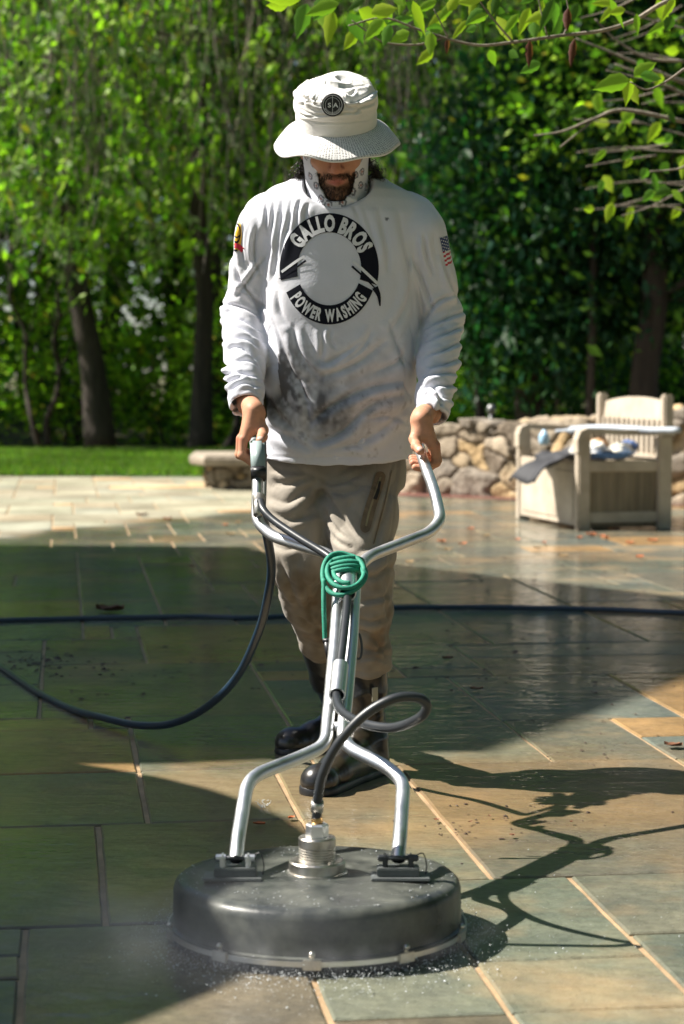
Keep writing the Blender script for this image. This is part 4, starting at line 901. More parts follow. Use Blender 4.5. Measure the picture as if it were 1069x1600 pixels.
# ================================================================== THE WORKER
pe = root("person", "worker in white printed shirt, khaki trousers and sun hat, head bowed, pushing the surface cleaner", "person", loc=(0, 5.2, 0))
M_SKIN = mat("skin", (1, 1, 1), .58, spec=.35, attr=True, var=.10, vscale=60, bump=.25, bscale=220, bdist=.001)
M_SKIN.node_tree.nodes['Principled BSDF'].inputs['Subsurface Weight'].default_value = .08
M_SKIN.node_tree.nodes['Principled BSDF'].inputs['Subsurface Radius'].default_value = (.01, .004, .002)
# --- joints
J = dict(pel=P(526, 670, 5.32), hl=P(478, 690, 5.32), hr=P(580, 688, 5.30), kl=P(462, 880, 5.16), kr=P(576, 885, 5.10), al=P(545, 1130, 5.60), ar=P(572, 1172, 5.22),
         ch=P(527, 430, 5.20), nb=P(527, 305, 5.15), sl=P(413, 350, 5.18), sr=P(656, 362, 5.16), el=P(381, 492, 5.23), er=P(691, 502, 5.21), wl=P(385, 634, 5.02), wr=P(675, 648, 5.02))
HO = Vector((P(524, 223, 5.115))); tl = R(21); turn = R(-2)
hf = Vector((0, -math.cos(tl), -math.sin(tl))); hu = Vector((0, -math.sin(tl), math.cos(tl))); hx = Vector((1, 0, 0))
Mh = Matrix.Rotation(turn, 3, 'Y')
hf, hu, hx = (Mh @ v for v in (hf, hu, hx))
def H(x, f, u): return HO+hx*x+hf*f+hu*u
HM = (hx, hf, hu)
def head():
    lo = HO-Vector((.14, .16, .20)); hi = HO+Vector((.14, .16, .15)); s = SDF(lo, hi, .0022)
    s.ell(H(0, -.012, .03), (.076, .098, .090), .01, HM); s.ell(H(0, .028, -.030), (.060, .062, .086), .02, HM)
    for k in (-1, 1):
        s.cone(H(.050*k, .005, -.065), H(.012*k, .062, -.102), .020, .019, .02); s.ell(H(.036*k, .058, -.026), (.022, .02, .018), .018, HM)
        s.cone(H(.012*k, .086, .018), H(.042*k, .070, .020), .010, .009, .012)
        s.ell(H(.078*k, -.012, -.012), (.010, .018, .030), .008, HM)
    s.ell(H(0, .072, -.104), (.019, .016, .016), .014, HM)
    s.cone(H(0, .086, .006), H(0, .108, -.033), .0085, .0115, .010); s.ell(H(0, .106, -.038), (.011, .011, .009), .006, HM)
    for k in (-1, 1): s.ell(H(.0125*k, .096, -.040), (.0085, .010, .0075), .005, HM); s.ell(H(.0055*k, .103, -.048), (.0035, .004, .003), .002, HM, op='sc')
    for k in (-1, 1): s.ell(H(.032*k, .094, .0), (.017, .012, .011), .006, HM, op='sc'); s.ell(H(.032*k, .076, -.001), (.013, .0125, .0125), .003, HM)
    s.ell(H(0, .082, -.064), (.026, .014, .014), .012, HM)
    s.chain([H(-.024, .084, -.0665), H(-.008, .0945, -.0625), H(0, .0945, -.0635), H(.008, .0945, -.0625), H(.024, .084, -.0665)], [.003, .0048, .0042, .0048, .003], .004)
    s.chain([H(-.022, .083, -.0715), H(0, .0925, -.0745), H(.022, .083, -.0715)], [.003, .0062, .003], .004)
    s.chain([H(-.026, .0885, -.0685), H(0, .1000, -.0690), H(.026, .0885, -.0685)], [.0011, .0014, .0011], .002, op='sc')
    s.cone(H(0, -.03, -.05), J['nb']+Vector((0, .03, -.02)), .056, .060, .02)
    return s.mesh()
def hand(B, b, o, wj, mirror):
    """B: bar centre inside the fist, b: along the bar to the index side, o: outward (back of hand), u: to the wrist"""
    b = b.normalized(); o = (o-b*o.dot(b)).normalized(); u = b.cross(o); u = u if u.z > 0 else -u; wj = Vector(wj)
    def Q(x, y, z): return B+b*x+o*y+u*z
    lo = B-Vector((.12,)*3); hi = B+Vector((.12, .13, .13)); s = SDF(lo, hi, .0016); nails = []
    W0 = Q(.012, .012, .100)
    # palm: fans from the wrist to four knuckles
    ks = [(.036, .033, .016), (.013, .037, .014), (-.010, .035, .012), (-.031, .029, .014)]
    s.cone(wj+Vector((0, .02, .02)), Q(.006, .016, .082), .025, .0215, .02)
    for i, k in enumerate(ks): s.cone(Q(.006+.5*k[0], .016, .085), Q(k[0], k[1]-.006, k[2]+.006), .018, .0125, .013)
    s.cone(Q(.015, .008, .075), Q(.034, .006, .045), .020, .015, .014)
    fr = [.0098, .0102, .0098, .0086]; ex = [1.0, 1.06, 1.0, .86]
    for i, k in enumerate(ks):
        r = fr[i]; e = ex[i]; x = k[0]+.002*(1.5-i)
        pts = [Q(k[0], k[1], k[2]), Q(x, .030*e+.003, -.022*e), Q(x, .006, -.0305*e), Q(x-.001, -.0215, -.020)]
        if i == 0: pts = [Q(k[0], k[1], k[2]), Q(x+.004, .031, -.020), Q(x+.004, .008, -.033), Q(x+.002, -.019, -.024)]
        g = SDF(lo, hi, .0016)
        g.chain(pts, [r*1.12, r*1.05, r*.97, r*.84], .004); g.ell(pts[1], (r*1.1,)*3, .004)
        s.F = np.minimum(s.F, g.F) if False else -(.5*(-s.F-g.F)) if False else smin(s.F, g.F, .0035)
        nails.append((pts[-1], (pts[-1]-pts[-2]).normalized(), (pts[-1]-B-b*(pts[-1]-B).dot(b)).normalized(), r))
    th = [Q(.022, .004, .062), Q(.040, -.010, .043), Q(.062, -.009, .031), Q(.086, -.003, .0245)]
    g = SDF(lo, hi, .0016); g.chain(th, [.0165, .0128, .0112, .0098], .006); g.ell(th[2], (.0118,)*3, .004); s.F = smin(s.F, g.F, .007)
    V, Fq = s.mesh()
    nn = (th[3]-B-b*(th[3]-B).dot(b)).normalized(); nails.append((th[3], (th[3]-th[2]).normalized(), nn, .0098))
    return V, Fq, nails, ks, Q
def smin(a, b, k):
    h = np.clip(.5+.5*(b-a)/k, 0, 1); return b*(1-h)+a*h-k*h*(1-h)
SK = np.array([.52, .265, .165])
LEG = dict(l=[P(464, 745, 5.27), P(464, 880, 5.17), P(478, 940, 5.28), P(501, 1010, 5.46), P(535, 1105, 5.58)], r=[P(571, 745, 5.24), P(570, 880, 5.12), P(573, 1040, 5.18), P(570, 1150, 5.22)])
def body():
    s = SDF((-.42, 4.85, .0), (.45, 5.85, 1.50), .0085)
    s.ell(J['pel'], (.12, .075, .10), .03); s.cone(J['pel'], J['ch'], .080, .085, .03); s.ell(J['ch'], (.13, .075, .12), .03); s.cone(J['ch'], J['nb'], .07, .052, .03)
    for k in 'lr':
        s.cone(J['ch']+Vector((0, 0, .12)), J['s'+k], .055, .045, .03); s.chain([J['s'+k], J['e'+k], J['w'+k]], [.048, .036, .023], .02)
        s.chain(LEG[k], [.060, .045, .040, .036, .030, .028][:len(LEG[k])], .02)
    V, Fq = s.mesh(); C = np.tile(SK, (len(V), 1)); parts = [(V, Fq, C)]
    V, Fq = head(); C = np.tile(SK, (len(V), 1))
    loc = np.stack([(V-np.array(HO)) @ np.array(a) for a in HM], 1)
    lip = np.exp(-((loc[:, 0]/.020)**4+((loc[:, 2]+.069)/.009)**4))*(loc[:, 1] > .07); C = C*(1-lip[:, None])+np.array([.42, .14, .11])*lip[:, None]
    bd = sm(-loc[:, 2]+.25*np.abs(loc[:, 0]), .068, .090)*(loc[:, 1] > .0)*(1-.0*lip); bd = np.maximum(bd, sm(np.abs(loc[:, 0]), .034, .042)*sm(-loc[:, 2], .048, .070)*.8*(loc[:, 1] > .0)); bd = np.maximum(bd, .75*np.exp(-((loc[:, 2]+.0545)/.006)**2)*(np.abs(loc[:, 0]) < .032)*(loc[:, 1] > .07)); C = C*(1-bd[:, None]*.62*(1-.8*lip[:, None]))
    nose = np.exp(-(((loc[:, 0])/.022)**2+((loc[:, 2]+.03)/.03)**2))*(loc[:, 1] > .07); C = C*(1-.18*nose[:, None]*np.array([0, 1, 1]))
    parts.append((V, Fq, C))
    nls = []
    for (Bp, bd, od, wj) in ((P(399.5, 696, 4.985), P(402, 704, 4.94)-P(398, 691, 5.07), Vector((-1, -.3, .1)), J['wl']), (P(657, 706, 4.985), P(661, 718, 4.94)-P(655, 698, 5.06), Vector((1, -.3, .1)), J['wr'])):
        V, Fq, na, ks, Q = hand(Bp, bd, od, wj, 0); C = np.tile(SK*np.array([1.0, .98, .96]), (len(V), 1))
        for k in ks:
            d = np.linalg.norm(V-np.array(Q(k[0], k[1]+.01, k[2])), axis=1); C[:, 1:] *= (1-.22*np.exp(-(d/.013)**2))[:, None]
        for q in na:
            d = np.linalg.norm(V-np.array(q[0]), axis=1); C[:, 1:] *= (1-.18*np.exp(-(d/.012)**2))[:, None]
            # nail: small pale cap
            c = np.array(q[0]+q[1]*(q[3]*.35)+q[2]*(q[3]*.85)); dn = np.linalg.norm(V-c, axis=1); w_ = (dn < q[3]*.72)[:, None]; C = np.where(w_, np.array([.62, .40, .32]), C)
        parts.append((V, Fq, C))
    Vs = []; Fs = []; Cs = []; n = 0
    for V, Fq, C in parts: Vs.append(V); Fs.append(Fq+n); Cs.append(C); n += len(V)
    o = mk("body", np.concatenate(Vs), np.concatenate(Fs), M_SKIN, None, True, cols=np.concatenate(Cs)); put(o, pe)
body()

# --- shirt
def cloth_mat(name, c1, c2, stain=None, rough=.8, bump=.35):
    m = mat(name, c1, rough, var=.0, color2=c2, vscale=9, bump=bump, bscale=180, bdist=.0012, attr=False, sheen=.15)
    N = m.node_tree.nodes; L = m.node_tree.links; b = N['Principled BSDF']
    at = N.new('ShaderNodeAttribute'); at.attribute_name = 'col'; mx = N.new('ShaderNodeMixRGB'); mx.blend_type = 'MULTIPLY'; mx.inputs[0].default_value = 1
    src = b.inputs['Base Color'].links[0].from_socket; L.new(src, mx.inputs[1]); L.new(at.outputs['Color'], mx.inputs[2]); L.new(mx.outputs[0], b.inputs['Base Color'])
    return m
M_SHIRT = cloth_mat("white_jersey", (.65, .655, .72), (.69, .695, .76))
def rows(T):
    o = []
    for py, xl, xr, d, wy in T:
        a, b = P(xl, py, d), P(xr, py, d); o.append((a.z, (a.x+b.x)/2, d, (b.x-a.x)/2, wy))
    return o
def ridge(x, p=1.6): return (1-np.abs(np.sin(x)))**p
def puff(x): return np.abs(np.sin(x))**.62-.6
def crease(pts, w_, A, mask, px, py, n2, d):
    q = np.array([tuple(v)[:2] for v in spline([Vector((x, y, 0)) for x, y in pts], 6)]); best = 0; sg = 0; tt = 0; idx = np.where((mask > .02) & (px > q[:, 0].min()-30) & (px < q[:, 0].max()+30) & (py > q[:, 1].min()-30) & (py < q[:, 1].max()+30))[0]
    if not len(idx): return
    X_, Y_ = px[idx], py[idx]; bb = np.full(len(idx), 1e9); ss = np.zeros(len(idx)); t_ = np.zeros(len(idx)); n_ = len(q)-1
    for i in range(n_):
        ab = q[i+1]-q[i]; L2 = ab @ ab+1e-9; u = np.clip(((X_-q[i, 0])*ab[0]+(Y_-q[i, 1])*ab[1])/L2, 0, 1); dx, dy = X_-q[i, 0]-u*ab[0], Y_-q[i, 1]-u*ab[1]; dd = np.hypot(dx, dy); m = dd < bb
        bb[m] = dd[m]; ss[m] = (np.sign(ab[0]*dy-ab[1]*dx)*dd)[m]; t_[m] = ((i+u)/n_)[m]
    env = np.clip(np.sin(np.pi*np.clip(t_, .0, 1)), 0, 1)**.6; s_ = ss+2.5*n2[idx]*1.0
    f = 1.1*np.exp(-((s_-1.25*w_)/w_)**2)-1.15*np.exp(-(s_/(.5*w_))**2)+.45*np.exp(-((s_+1.3*w_)/(1.1*w_))**2)
    d[idx] += f*env*A*.001*mask[idx]
def shirt():
    s = SDF((-.36, 4.88, .72), (.38, 5.44, 1.50), .0038)
    T = rows([(284, 462, 596, 5.165, .070), (296, 436, 632, 5.165, .082), (312, 424, 646, 5.165, .092), (335, 412, 662, 5.17, .104), (380, 408, 664, 5.175, .115), (450, 409, 658, 5.18, .122), (540, 411, 653, 5.19, .125),
              (620, 409, 652, 5.205, .125), (690, 411, 646, 5.22, .122), (731, 411, 641, 5.225, .122)])
    s.loft(T, .02, 2.25)
    s.cone(P(500, 290, 5.17), P(425, 330, 5.18), .040, .052, .03); s.cone(P(555, 290, 5.17), P(650, 340, 5.17), .040, .052, .03)
    el, er, wl, wr = J['el'], J['er'], J['wl'], J['wr']
    for (sh, e, w_, k) in ((J['sl'], el, wl, -1), (J['sr'], er, wr, 1)):
        s.chain([sh, sh.lerp(e, .5), e, e.lerp(w_, .45), e.lerp(w_, .80), e.lerp(w_, 1.10)], [.066, .059, .054, .051, .044, .0395], .010)
    # open cuffs and hem
    for (e, w_) in ((el, wl), (er, wr)):
        dr = (w_-e).normalized(); tmp = s.F.copy(); X, Y, Z = np.meshgrid(*s.ax, indexing='ij', sparse=True); q = w_+dr*.004
        pl_ = ((X-q.x)*dr.x+(Y-q.y)*dr.y+(Z-q.z)*dr.z); rad = np.sqrt(np.maximum((X-q.x)**2+(Y-q.y)**2+(Z-q.z)**2, 0)); near_ = rad < .12
        s.F = np.where(near_, np.maximum(s.F, pl_), s.F).astype(np.float32); s.cone(q-dr*.03, q+dr*.03, .034, .034, .0, 'c')
    X, Y, Z = np.meshgrid(*s.ax, indexing='ij', sparse=True)
    hz = P(526, 730, 5.1).z+.012*np.clip((X-(-.01))/.17, -1, 1)**2*1.2+0*Y; mid = (X > P(405, 700, 5.2).x) & (X < P(645, 700, 5.2).x)
    s.F = np.maximum(s.F, np.where(mid, hz-Z, -1)).astype(np.float32)
    s.loft([(.60, -.012, 5.225, .168, .108), (.84, -.012, 5.22, .168, .108)], 0, 2.2, 'c')
    # neckline
    nk = P(528, 300, 5.12); s.ell(nk+Vector((0, -.02, .030)), (.084, .10, .072), .006, op='sc')
    V, Fq = s.mesh(); V = smooth(V, Fq, 3); N = normals(V, Fq)
    # folds
    d = np.zeros(len(V)); px = 534.5+(V[:, 0])/V[:, 1]*FPX; z = V[:, 2]; py = 583-(z-1)/V[:, 1]*FPX*1.0
    n1 = fbm(V, 3.2, 3, 1); n2 = fbm(V, 7, 3, 4); nA = vn(V, 2.0, 9)
    arm_w = np.zeros(len(V)); 
    for (sh, e, w_, k) in ((J['sl'], el, wl, -1), (J['sr'], er, wr, 1)):
        for (a, b, up) in ((sh, e, 1), (e, w_, 0)):
            A = np.array(a); ab = np.array(b)-A; L = np.linalg.norm(ab); t = ((V-A) @ ab)/L**2; rv = V-A-np.clip(t, 0, 1)[:, None]*ab; r = np.linalg.norm(rv, axis=1)
            win = (1-sm(r, .080, .10))*sm(t, -.05, .1)*(1-sm(t, 1.05, 1.2)); ang = np.arctan2(rv[:, 0]*k, -rv[:, 1])
            if up: f = .015*puff(t*5.0+ang*1.3+n1*3.4+1.2*n2)*sm(t, .4, .85)+.010*puff(ang*1.9+t*1.5+n1*3.0+n2)*(1-sm(t, .5, .8)); sel = win
            else: f = (.017*puff(t*9+1.3*np.sin(ang+.5)+n1*5.0+n2*1.5)+.009*puff(t*18-.9*ang+n2*4))*(.55+.45*sm(t, .1, .8))*(1-.7*sm(t, .93, 1.02)); sel = win
            torso = (V[:, 0]*k < .165) & (z > .80) if up else (V[:, 0]*k < .150)
            sel = np.where(torso, 0, sel); d += sel*f; arm_w = np.maximum(arm_w, sel)
    tw = 1-arm_w; front = sm(-N[:, 1], -.2, .4)
    # drapes falling from the near shoulder, across the chest
    ang = np.arctan2(px-405, py-235); rad = np.hypot(px-405, py-235)
    d *= .45
    d += tw*(1-front)*.012*puff(V[:, 0]*38+V[:, 2]*9+n1*3)
    d += tw*.010*puff((py*.022+px*.012)+n1*3.2)*sm(py, 500, 590)*.6
    def K(pts): return [(320+x*.4116, 300+y*.4116) for x, y in pts]
    TS = [(K([(270, 25), (262, 130), (245, 250)]), 6, 7), (K([(300, 20), (292, 120), (268, 260), (255, 345)]), 7, 9), (K([(335, 25), (325, 110), (300, 190), (290, 260)]), 6, 7), (K([(365, 30), (352, 90), (345, 150)]), 5, 6), (K([(395, 45), (383, 85), (385, 130)]), 5, 5), (K([(240, 30), (238, 110), (228, 190)]), 5, 6),
          (K([(660, 60), (690, 200), (700, 310)]), 8, 5), (K([(735, 60), (762, 200), (790, 330), (800, 470)]), 8, 5), (K([(600, 60), (640, 180), (650, 320)]), 6, 4), (K([(560, 50), (585, 100), (590, 150)]), 6, 4),
          (K([(330, 500), (360, 620), (430, 705)]), 8, 9), (K([(370, 520), (440, 645), (520, 620), (610, 555)]), 8, 8), (K([(430, 705), (560, 655), (700, 560)]), 9, 7), (K([(395, 880), (480, 815), (620, 745), (770, 715)]), 9, 10), (K([(390, 905), (430, 945), (530, 900), (640, 800), (790, 765)]), 9, 9),
          (K([(230, 890), (330, 935), (420, 985)]), 9, 7), (K([(300, 640), (380, 785), (400, 900)]), 9, 8), (K([(520, 965), (650, 920), (790, 800)]), 8, 6), (K([(700, 480), (760, 640), (800, 720)]), 8, 6), (K([(250, 480), (300, 600), (330, 700)]), 8, 7), (K([(235, 560), (260, 700), (300, 820)]), 7, 7),
          (K([(640, 520), (590, 600), (500, 660)]), 7, 5), (K([(440, 520), (450, 580), (440, 640)]), 5, 5), (K([(480, 520), (475, 560), (500, 600)]), 4, 4), (K([(230, 760), (270, 840), (340, 900)]), 8, 8), (K([(600, 860), (700, 850), (790, 880)]), 7, 5), (K([(440, 980), (560, 960), (640, 985)]), 6, 4),
          (K([(790, 340), (760, 450), (700, 540)]), 7, 5), (K([(795, 560), (740, 640), (640, 690)]), 7, 6), (K([(270, 380), (285, 460), (330, 520)]), 7, 6)]
    LS = [[(50, 430), (130, 440), (215, 485)], [(55, 480), (140, 492), (220, 535)], [(70, 520), (140, 530), (215, 565)], [(60, 570), (150, 560), (205, 595)], [(80, 605), (130, 590), (210, 645)], [(100, 650), (160, 640), (205, 662)], [(65, 700), (140, 688), (205, 700)], [(90, 765), (150, 730), (215, 742)],
          [(95, 805), (160, 778), (215, 788)], [(100, 838), (160, 808), (215, 812)], [(55, 650), (90, 665), (140, 668)], [(60, 745), (100, 720), (150, 705)], [(110, 240), (130, 330), (180, 400), (230, 450)], [(235, 250), (175, 330), (120, 400)], [(200, 120), (190, 230), (215, 330)], [(150, 90), (140, 200), (150, 280)]]
    RS = [[(830, 520), (900, 485), (990, 455)], [(828, 570), (900, 542), (992, 505)], [(830, 622), (900, 600), (990, 560)], [(838, 662), (920, 648), (988, 620)], [(828, 702), (900, 690), (980, 680)], [(815, 755), (860, 738), (905, 785), (955, 790)], [(812, 795), (865, 785), (930, 830)], [(808, 828), (870, 828), (915, 865)],
          [(870, 735), (892, 790), (890, 830)], [(835, 480), (880, 420), (950, 390)], [(790, 250), (840, 380), (870, 460)], [(900, 240), (930, 340), (980, 430)], [(830, 120), (840, 230), (870, 320)], [(845, 730), (930, 735), (975, 720)]]
    stroke = lambda pts, w_, A, mask: crease(pts, w_, A, mask, px, py, n2, d)
    for pts, w_, A in TS: stroke(pts, w_*1.05, A*.95, tw*front)
    fl = sm(-N[:, 1], -.55, .1)
    for pts in LS: stroke(K(pts), 4.6, 7.5, arm_w*fl*(V[:, 0] < 0))
    for pts in RS: stroke(K(pts), 4.8, 7.5, arm_w*fl*(V[:, 0] > 0))
    d += .003*n2+.005*n1*tw
    d *= (1-sm(px, 425, 450)*(1-sm(px, 585, 610))*sm(py, 325, 345)*(1-sm(py, 495, 520))*.25*tw)
    d *= 1-.6*sm(py, 712, 722)*tw
    V = V+N*(d-.003)[:, None]
    # hem stitching ridge
    hemz = np.abs(py-714); V += N*(-.0016*np.exp(-(hemz/1.6)**2)*tw)[:, None]*(np.abs(V[:, 0]) < .2)[:, None]
    # real dirt: smeared grime low on the belly
    C = np.ones((len(V), 3)); g = 1.7*np.exp(-(((px-446)/40)**2+((py-598)/50)**2)); g += .6*np.exp(-(((px-490)/60)**2+((py-645)/38)**2)); g += .25*np.exp(-(((px-560)/85)**2+((py-620)/75)**2))
    g += .25*np.exp(-(((px-470)/60)**2+((py-520)/60)**2))
    st = np.stack([V[:, 0]*1.0, V[:, 1], V[:, 2]*.6], 1); tex = .62+1.1*fbm(st, 22, 5, 21)+.5*fbm(V, 8, 3, 22)+.3*vn(V, 110, 3)
    g = np.clip(g*1.15*np.clip(tex, .12, 1.5), 0, .92)*front*tw; sp = sm(fbm(V, 60, 3, 31), .30, .60)*.30*sm(py, 480, 600)*tw*front; g = np.clip(g+sp, 0, .93)
    C = C*(1-g[:, None])+np.array([.12, .11, .105])*g[:, None]
    fleck = (vn(V, 38, 77) > .93)*tw*front*sm(px, 560, 600)*(1-sm(py, 380, 470)); C *= (1-.75*fleck)[:, None]
    tint = .05*sm(fbm(V, 5, 2, 12), -.1, .5)[:, None]*np.array([.3, .6, 1.0]); C = C*(1-tint)
    o = mk("shirt", V, Fq, M_SHIRT, None, True, cols=C); return o, V, Fq
shirt_o, sV, sF = shirt(); put(shirt_o, pe)
# collar rib
def bvh_of(V, Fq): return BVHTree.FromPolygons([Vector(v) for v in V], [tuple(int(i) for i in f) for f in Fq])
B_SH = bvh_of(sV, sF)
def cast(px, py, bvh, off=.0012, d0=3.0):
    r = ray(px, py).normalized(); h = bvh.ray_cast(Vector((0, 0, 1)), r)
    if h[0] is None: return None
    n = h[1] if h[1].dot(r) < 0 else -h[1]
    return h[0]-r*off
def printed(name, polys_bm, m, parent, bvh=B_SH, off=.0012, cols=None):
    """polys_bm: bmesh whose vertices are (px,py) of the shirt front; wrapped onto the cloth"""
    bm = polys_bm; dead = []
    for v in bm.verts:
        p = cast(v.co.x, v.co.y, bvh, off)
        if p is None: dead.append(v)
        else: v.co = p
    if dead: bmesh.ops.delete(bm, geom=dead, context='VERTS')
    me = bpy.data.meshes.new(name); bm.to_mesh(me); bm.free(); me.materials.append(m)
    for p in me.polygons: p.use_smooth = True
    o = bpy.data.objects.new(name, me); COL.objects.link(o)
    par = parent; o.parent = par; o.matrix_parent_inverse = Matrix(); return o
def grid_bm(fn, nu, nv):
    bm = bmesh.new(); vs = [[bm.verts.new((*fn(i/nu, j/nv), 0)) for j in range(nv+1)] for i in range(nu+1)]
    for i in range(nu):
        for j in range(nv): bm.faces.new((vs[i][j], vs[i+1][j], vs[i+1][j+1], vs[i][j+1]))
    return bm
def arc_bm(c, r0, r1, a0, a1, nu=90, nv=8):          # elliptical ring sector in px, angles measured from +x, up positive
    return grid_bm(lambda u, v: (c[0]+(r0[0]+(r1[0]-r0[0])*v)*math.cos(R(a0+(a1-a0)*u)), c[1]-(r0[1]+(r1[1]-r0[1])*v)*math.sin(R(a0+(a1-a0)*u))), nu, nv)
def glyph(ch, bold=.02):
    cu = bpy.data.curves.new("t", 'FONT'); cu.body = ch; cu.offset = bold; cu.align_x = 'CENTER'; cu.resolution_u = 3
    o = bpy.data.objects.new("t", cu); COL.objects.link(o); dg = bpy.context.evaluated_depsgraph_get(); dg.update()
    me = bpy.data.meshes.new_from_object(o.evaluated_get(dg)); bm = bmesh.new(); bm.from_mesh(me)
    bpy.data.objects.remove(o); bpy.data.curves.remove(cu); bpy.data.meshes.remove(me)
    bmesh.ops.remove_doubles(bm, verts=bm.verts, dist=1e-5); bmesh.ops.triangulate(bm, faces=bm.faces)
    xs = [v.co.x for v in bm.verts]; cx = (min(xs)+max(xs))/2
    for v in bm.verts: v.co.x -= cx
    return bm, max(xs)-min(xs)
def densify(bm, L=1.6, it=4):
    for _ in range(it):
        e = [e for e in bm.edges if e.calc_length() > L]
        if not e: break
        bmesh.ops.subdivide_edges(bm, edges=e, cuts=1); bmesh.ops.triangulate(bm, faces=bm.faces)
def ring_text(txt, c, rad, a_mid, hgt, wsc, gap, inward=False, bold=.035):
    """text on an ellipse of px radii rad; cap height hgt px"""
    gl = [(None, .28) if ch == ' ' else glyph(ch, bold) for ch in txt]; ws = [w_*hgt*wsc/.73 for _, w_ in gl]; tot = sum(ws)+gap*(len(ws)-1)
    out = bmesh.new(); pos = -tot/2; rm = (rad[0]+rad[1])/2
    for (bm, _), w_ in zip(gl, ws):
        s = pos+w_/2; pos += w_+gap
        if bm is None: continue
        a = R(a_mid)-(s/rm if not inward else -s/rm)
        ox, oy = c[0]+rad[0]*math.cos(a), c[1]-rad[1]*math.sin(a)
        if not inward: ex, ey = (math.sin(a), math.cos(a)), (math.cos(a), -math.sin(a))
        else: ex, ey = (-math.sin(a), -math.cos(a)), (-math.cos(a), math.sin(a))
        for v in bm.verts:
            x, y = v.co.x*hgt*wsc/.73, (v.co.y/.73-.5)*hgt; v.co = (ox+ex[0]*x+ey[0]*y, oy+ex[1]*x+ey[1]*y, 0)
        densify(bm); me = bpy.data.meshes.new("q"); bm.to_mesh(me); out.from_mesh(me); bm.free(); bpy.data.meshes.remove(me)
    return out
M_INK = mat("black_print", (.008, .009, .016), .8, spec=.15); M_INKW = mat("white_print", (.72, .72, .74), .6)
EC = (514.5, 420)
emb = printed("chest_emblem", arc_bm(EC, (50, 57), (77.5, 87), -17, 192), M_INK, shirt_o)
printed("emblem_band", arc_bm(EC, (50, 57), (74, 87), 205, 337), M_INK, shirt_o)
printed("emblem_lettering", ring_text("GALLO BROS", EC, (64, 72), 86, 24.5, .60, 2.2, bold=.055), M_INKW, shirt_o, off=.0024)
printed("emblem_lettering", ring_text("POWER WASHING", (EC[0]-1, EC[1]), (62, 72.5), 270, 19, .50, 1.5, True, bold=.05), M_INKW, shirt_o, off=.0024)
def bar_bm(pts, w_, n=30):
    q = spline([Vector((x, y, 0)) for x, y in pts], n); bm = bmesh.new(); rows_ = []
    for i, p in enumerate(q):
        t = (q[min(i+1, len(q)-1)]-q[max(i-1, 0)]).normalized(); nn = Vector((-t.y, t.x, 0)); ww = w_(i/(len(q)-1)) if callable(w_) else w_
        rows_.append([bm.verts.new(p+nn*k*ww/2) for k in (-1, 0, 1)])
    for a, b in zip(rows_, rows_[1:]):
        for k in (0, 1): bm.faces.new((a[k], b[k], b[k+1], a[k+1]))
    return bm
printed("printed_wand", bar_bm([(436, 436), (460, 420), (478, 407)], lambda t: 1.2+2.2*t), M_INK, shirt_o, off=.0020)
printed("printed_wand", bar_bm([(550, 416), (570, 434), (588, 452)], lambda t: 3.4-1.6*t), M_INK, shirt_o, off=.0020)
printed("printed_wand", bar_bm([(586, 449), (592, 462), (594, 478)], lambda t: 8*(1-t)+2), M_INK, shirt_o, off=.0016)
printed("printed_stripe", bar_bm([(440, 425), (462, 409), (476, 400)], 4), M_INKW, shirt_o, off=.0018)
printed("printed_stripe", bar_bm([(552, 408), (572, 426), (590, 443)], 4.5), M_INKW, shirt_o, off=.0018)
# flag on the sleeve
def flag():
    q = [(687.5, 372), (705.5, 366), (713.5, 411), (696.5, 416)]
    def bl(u, v): return tuple((q[0][k]*(1-u)+q[1][k]*u)*(1-v)+(q[3][k]*(1-u)+q[2][k]*u)*v for k in (0, 1))
    red, wh, bl_ = mat("flag_red", (.50, .03, .05), .6), M_INKW, mat("flag_blue", (.02, .04, .15), .6)
    # stripes run across; canton at the top
    bm = grid_bm(lambda u, v: bl(u, v), 14, 26)
    for f in bm.faces:
        c = f.calc_center_median()
    bm.faces.ensure_lookup_table(); k = 0; ids = []
    for i in range(14):
        for j in range(26):
            u, v = (i+.5)/14, (j+.5)/26; f = bm.faces[k]; k += 1
            if v < .5 and u < .62: f.material_index = 2 if not ((i+j) % 3 == 0 and (i % 2)) else 1
            else: f.material_index = 0 if int((v+u*.10)*13) % 2 == 0 else 1
    o = printed("sleeve_flag", bm, red, shirt_o, off=.0014); o.data.materials.append(wh); o.data.materials.append(bl_)
flag()
def crest():
    yl, rd, bk = mat("print_yellow", (.75, .42, .02), .6), mat("print_red", (.60, .02, .05), .6), M_INK
    def disc(cx, cy, rx, ry): return grid_bm(lambda u, v: (cx+rx*max(v, .001)*math.cos(2*math.pi*u), cy-ry*max(v, .001)*math.sin(2*math.pi*u)), 28, 4)
    printed("sleeve_crest", disc(369.5, 367, 8.5, 26), yl, shirt_o, off=.0014)
    printed("crest_ring", grid_bm(lambda u, v: (369.5+(5.2+1.6*v)*math.cos(2*math.pi*u), 364-(13+3.5*v)*math.sin(2*math.pi*u)), 30, 2), bk, shirt_o, off=.0022)
    printed("crest_mark", bar_bm([(366, 356), (371, 350), (375, 358)], 2), bk, shirt_o, off=.0022); printed("crest_mark", bar_bm([(364, 366), (370, 371), (376, 367)], 2.2), bk, shirt_o, off=.0022)
    printed("crest_ribbon", bar_bm([(360, 378), (366, 383), (373, 385), (380, 392)], 7.5), rd, shirt_o, off=.0026)
    printed("crest_mark", bar_bm([(362, 389), (366, 391), (371, 391)], 3), bk, shirt_o, off=.0028)
crest()

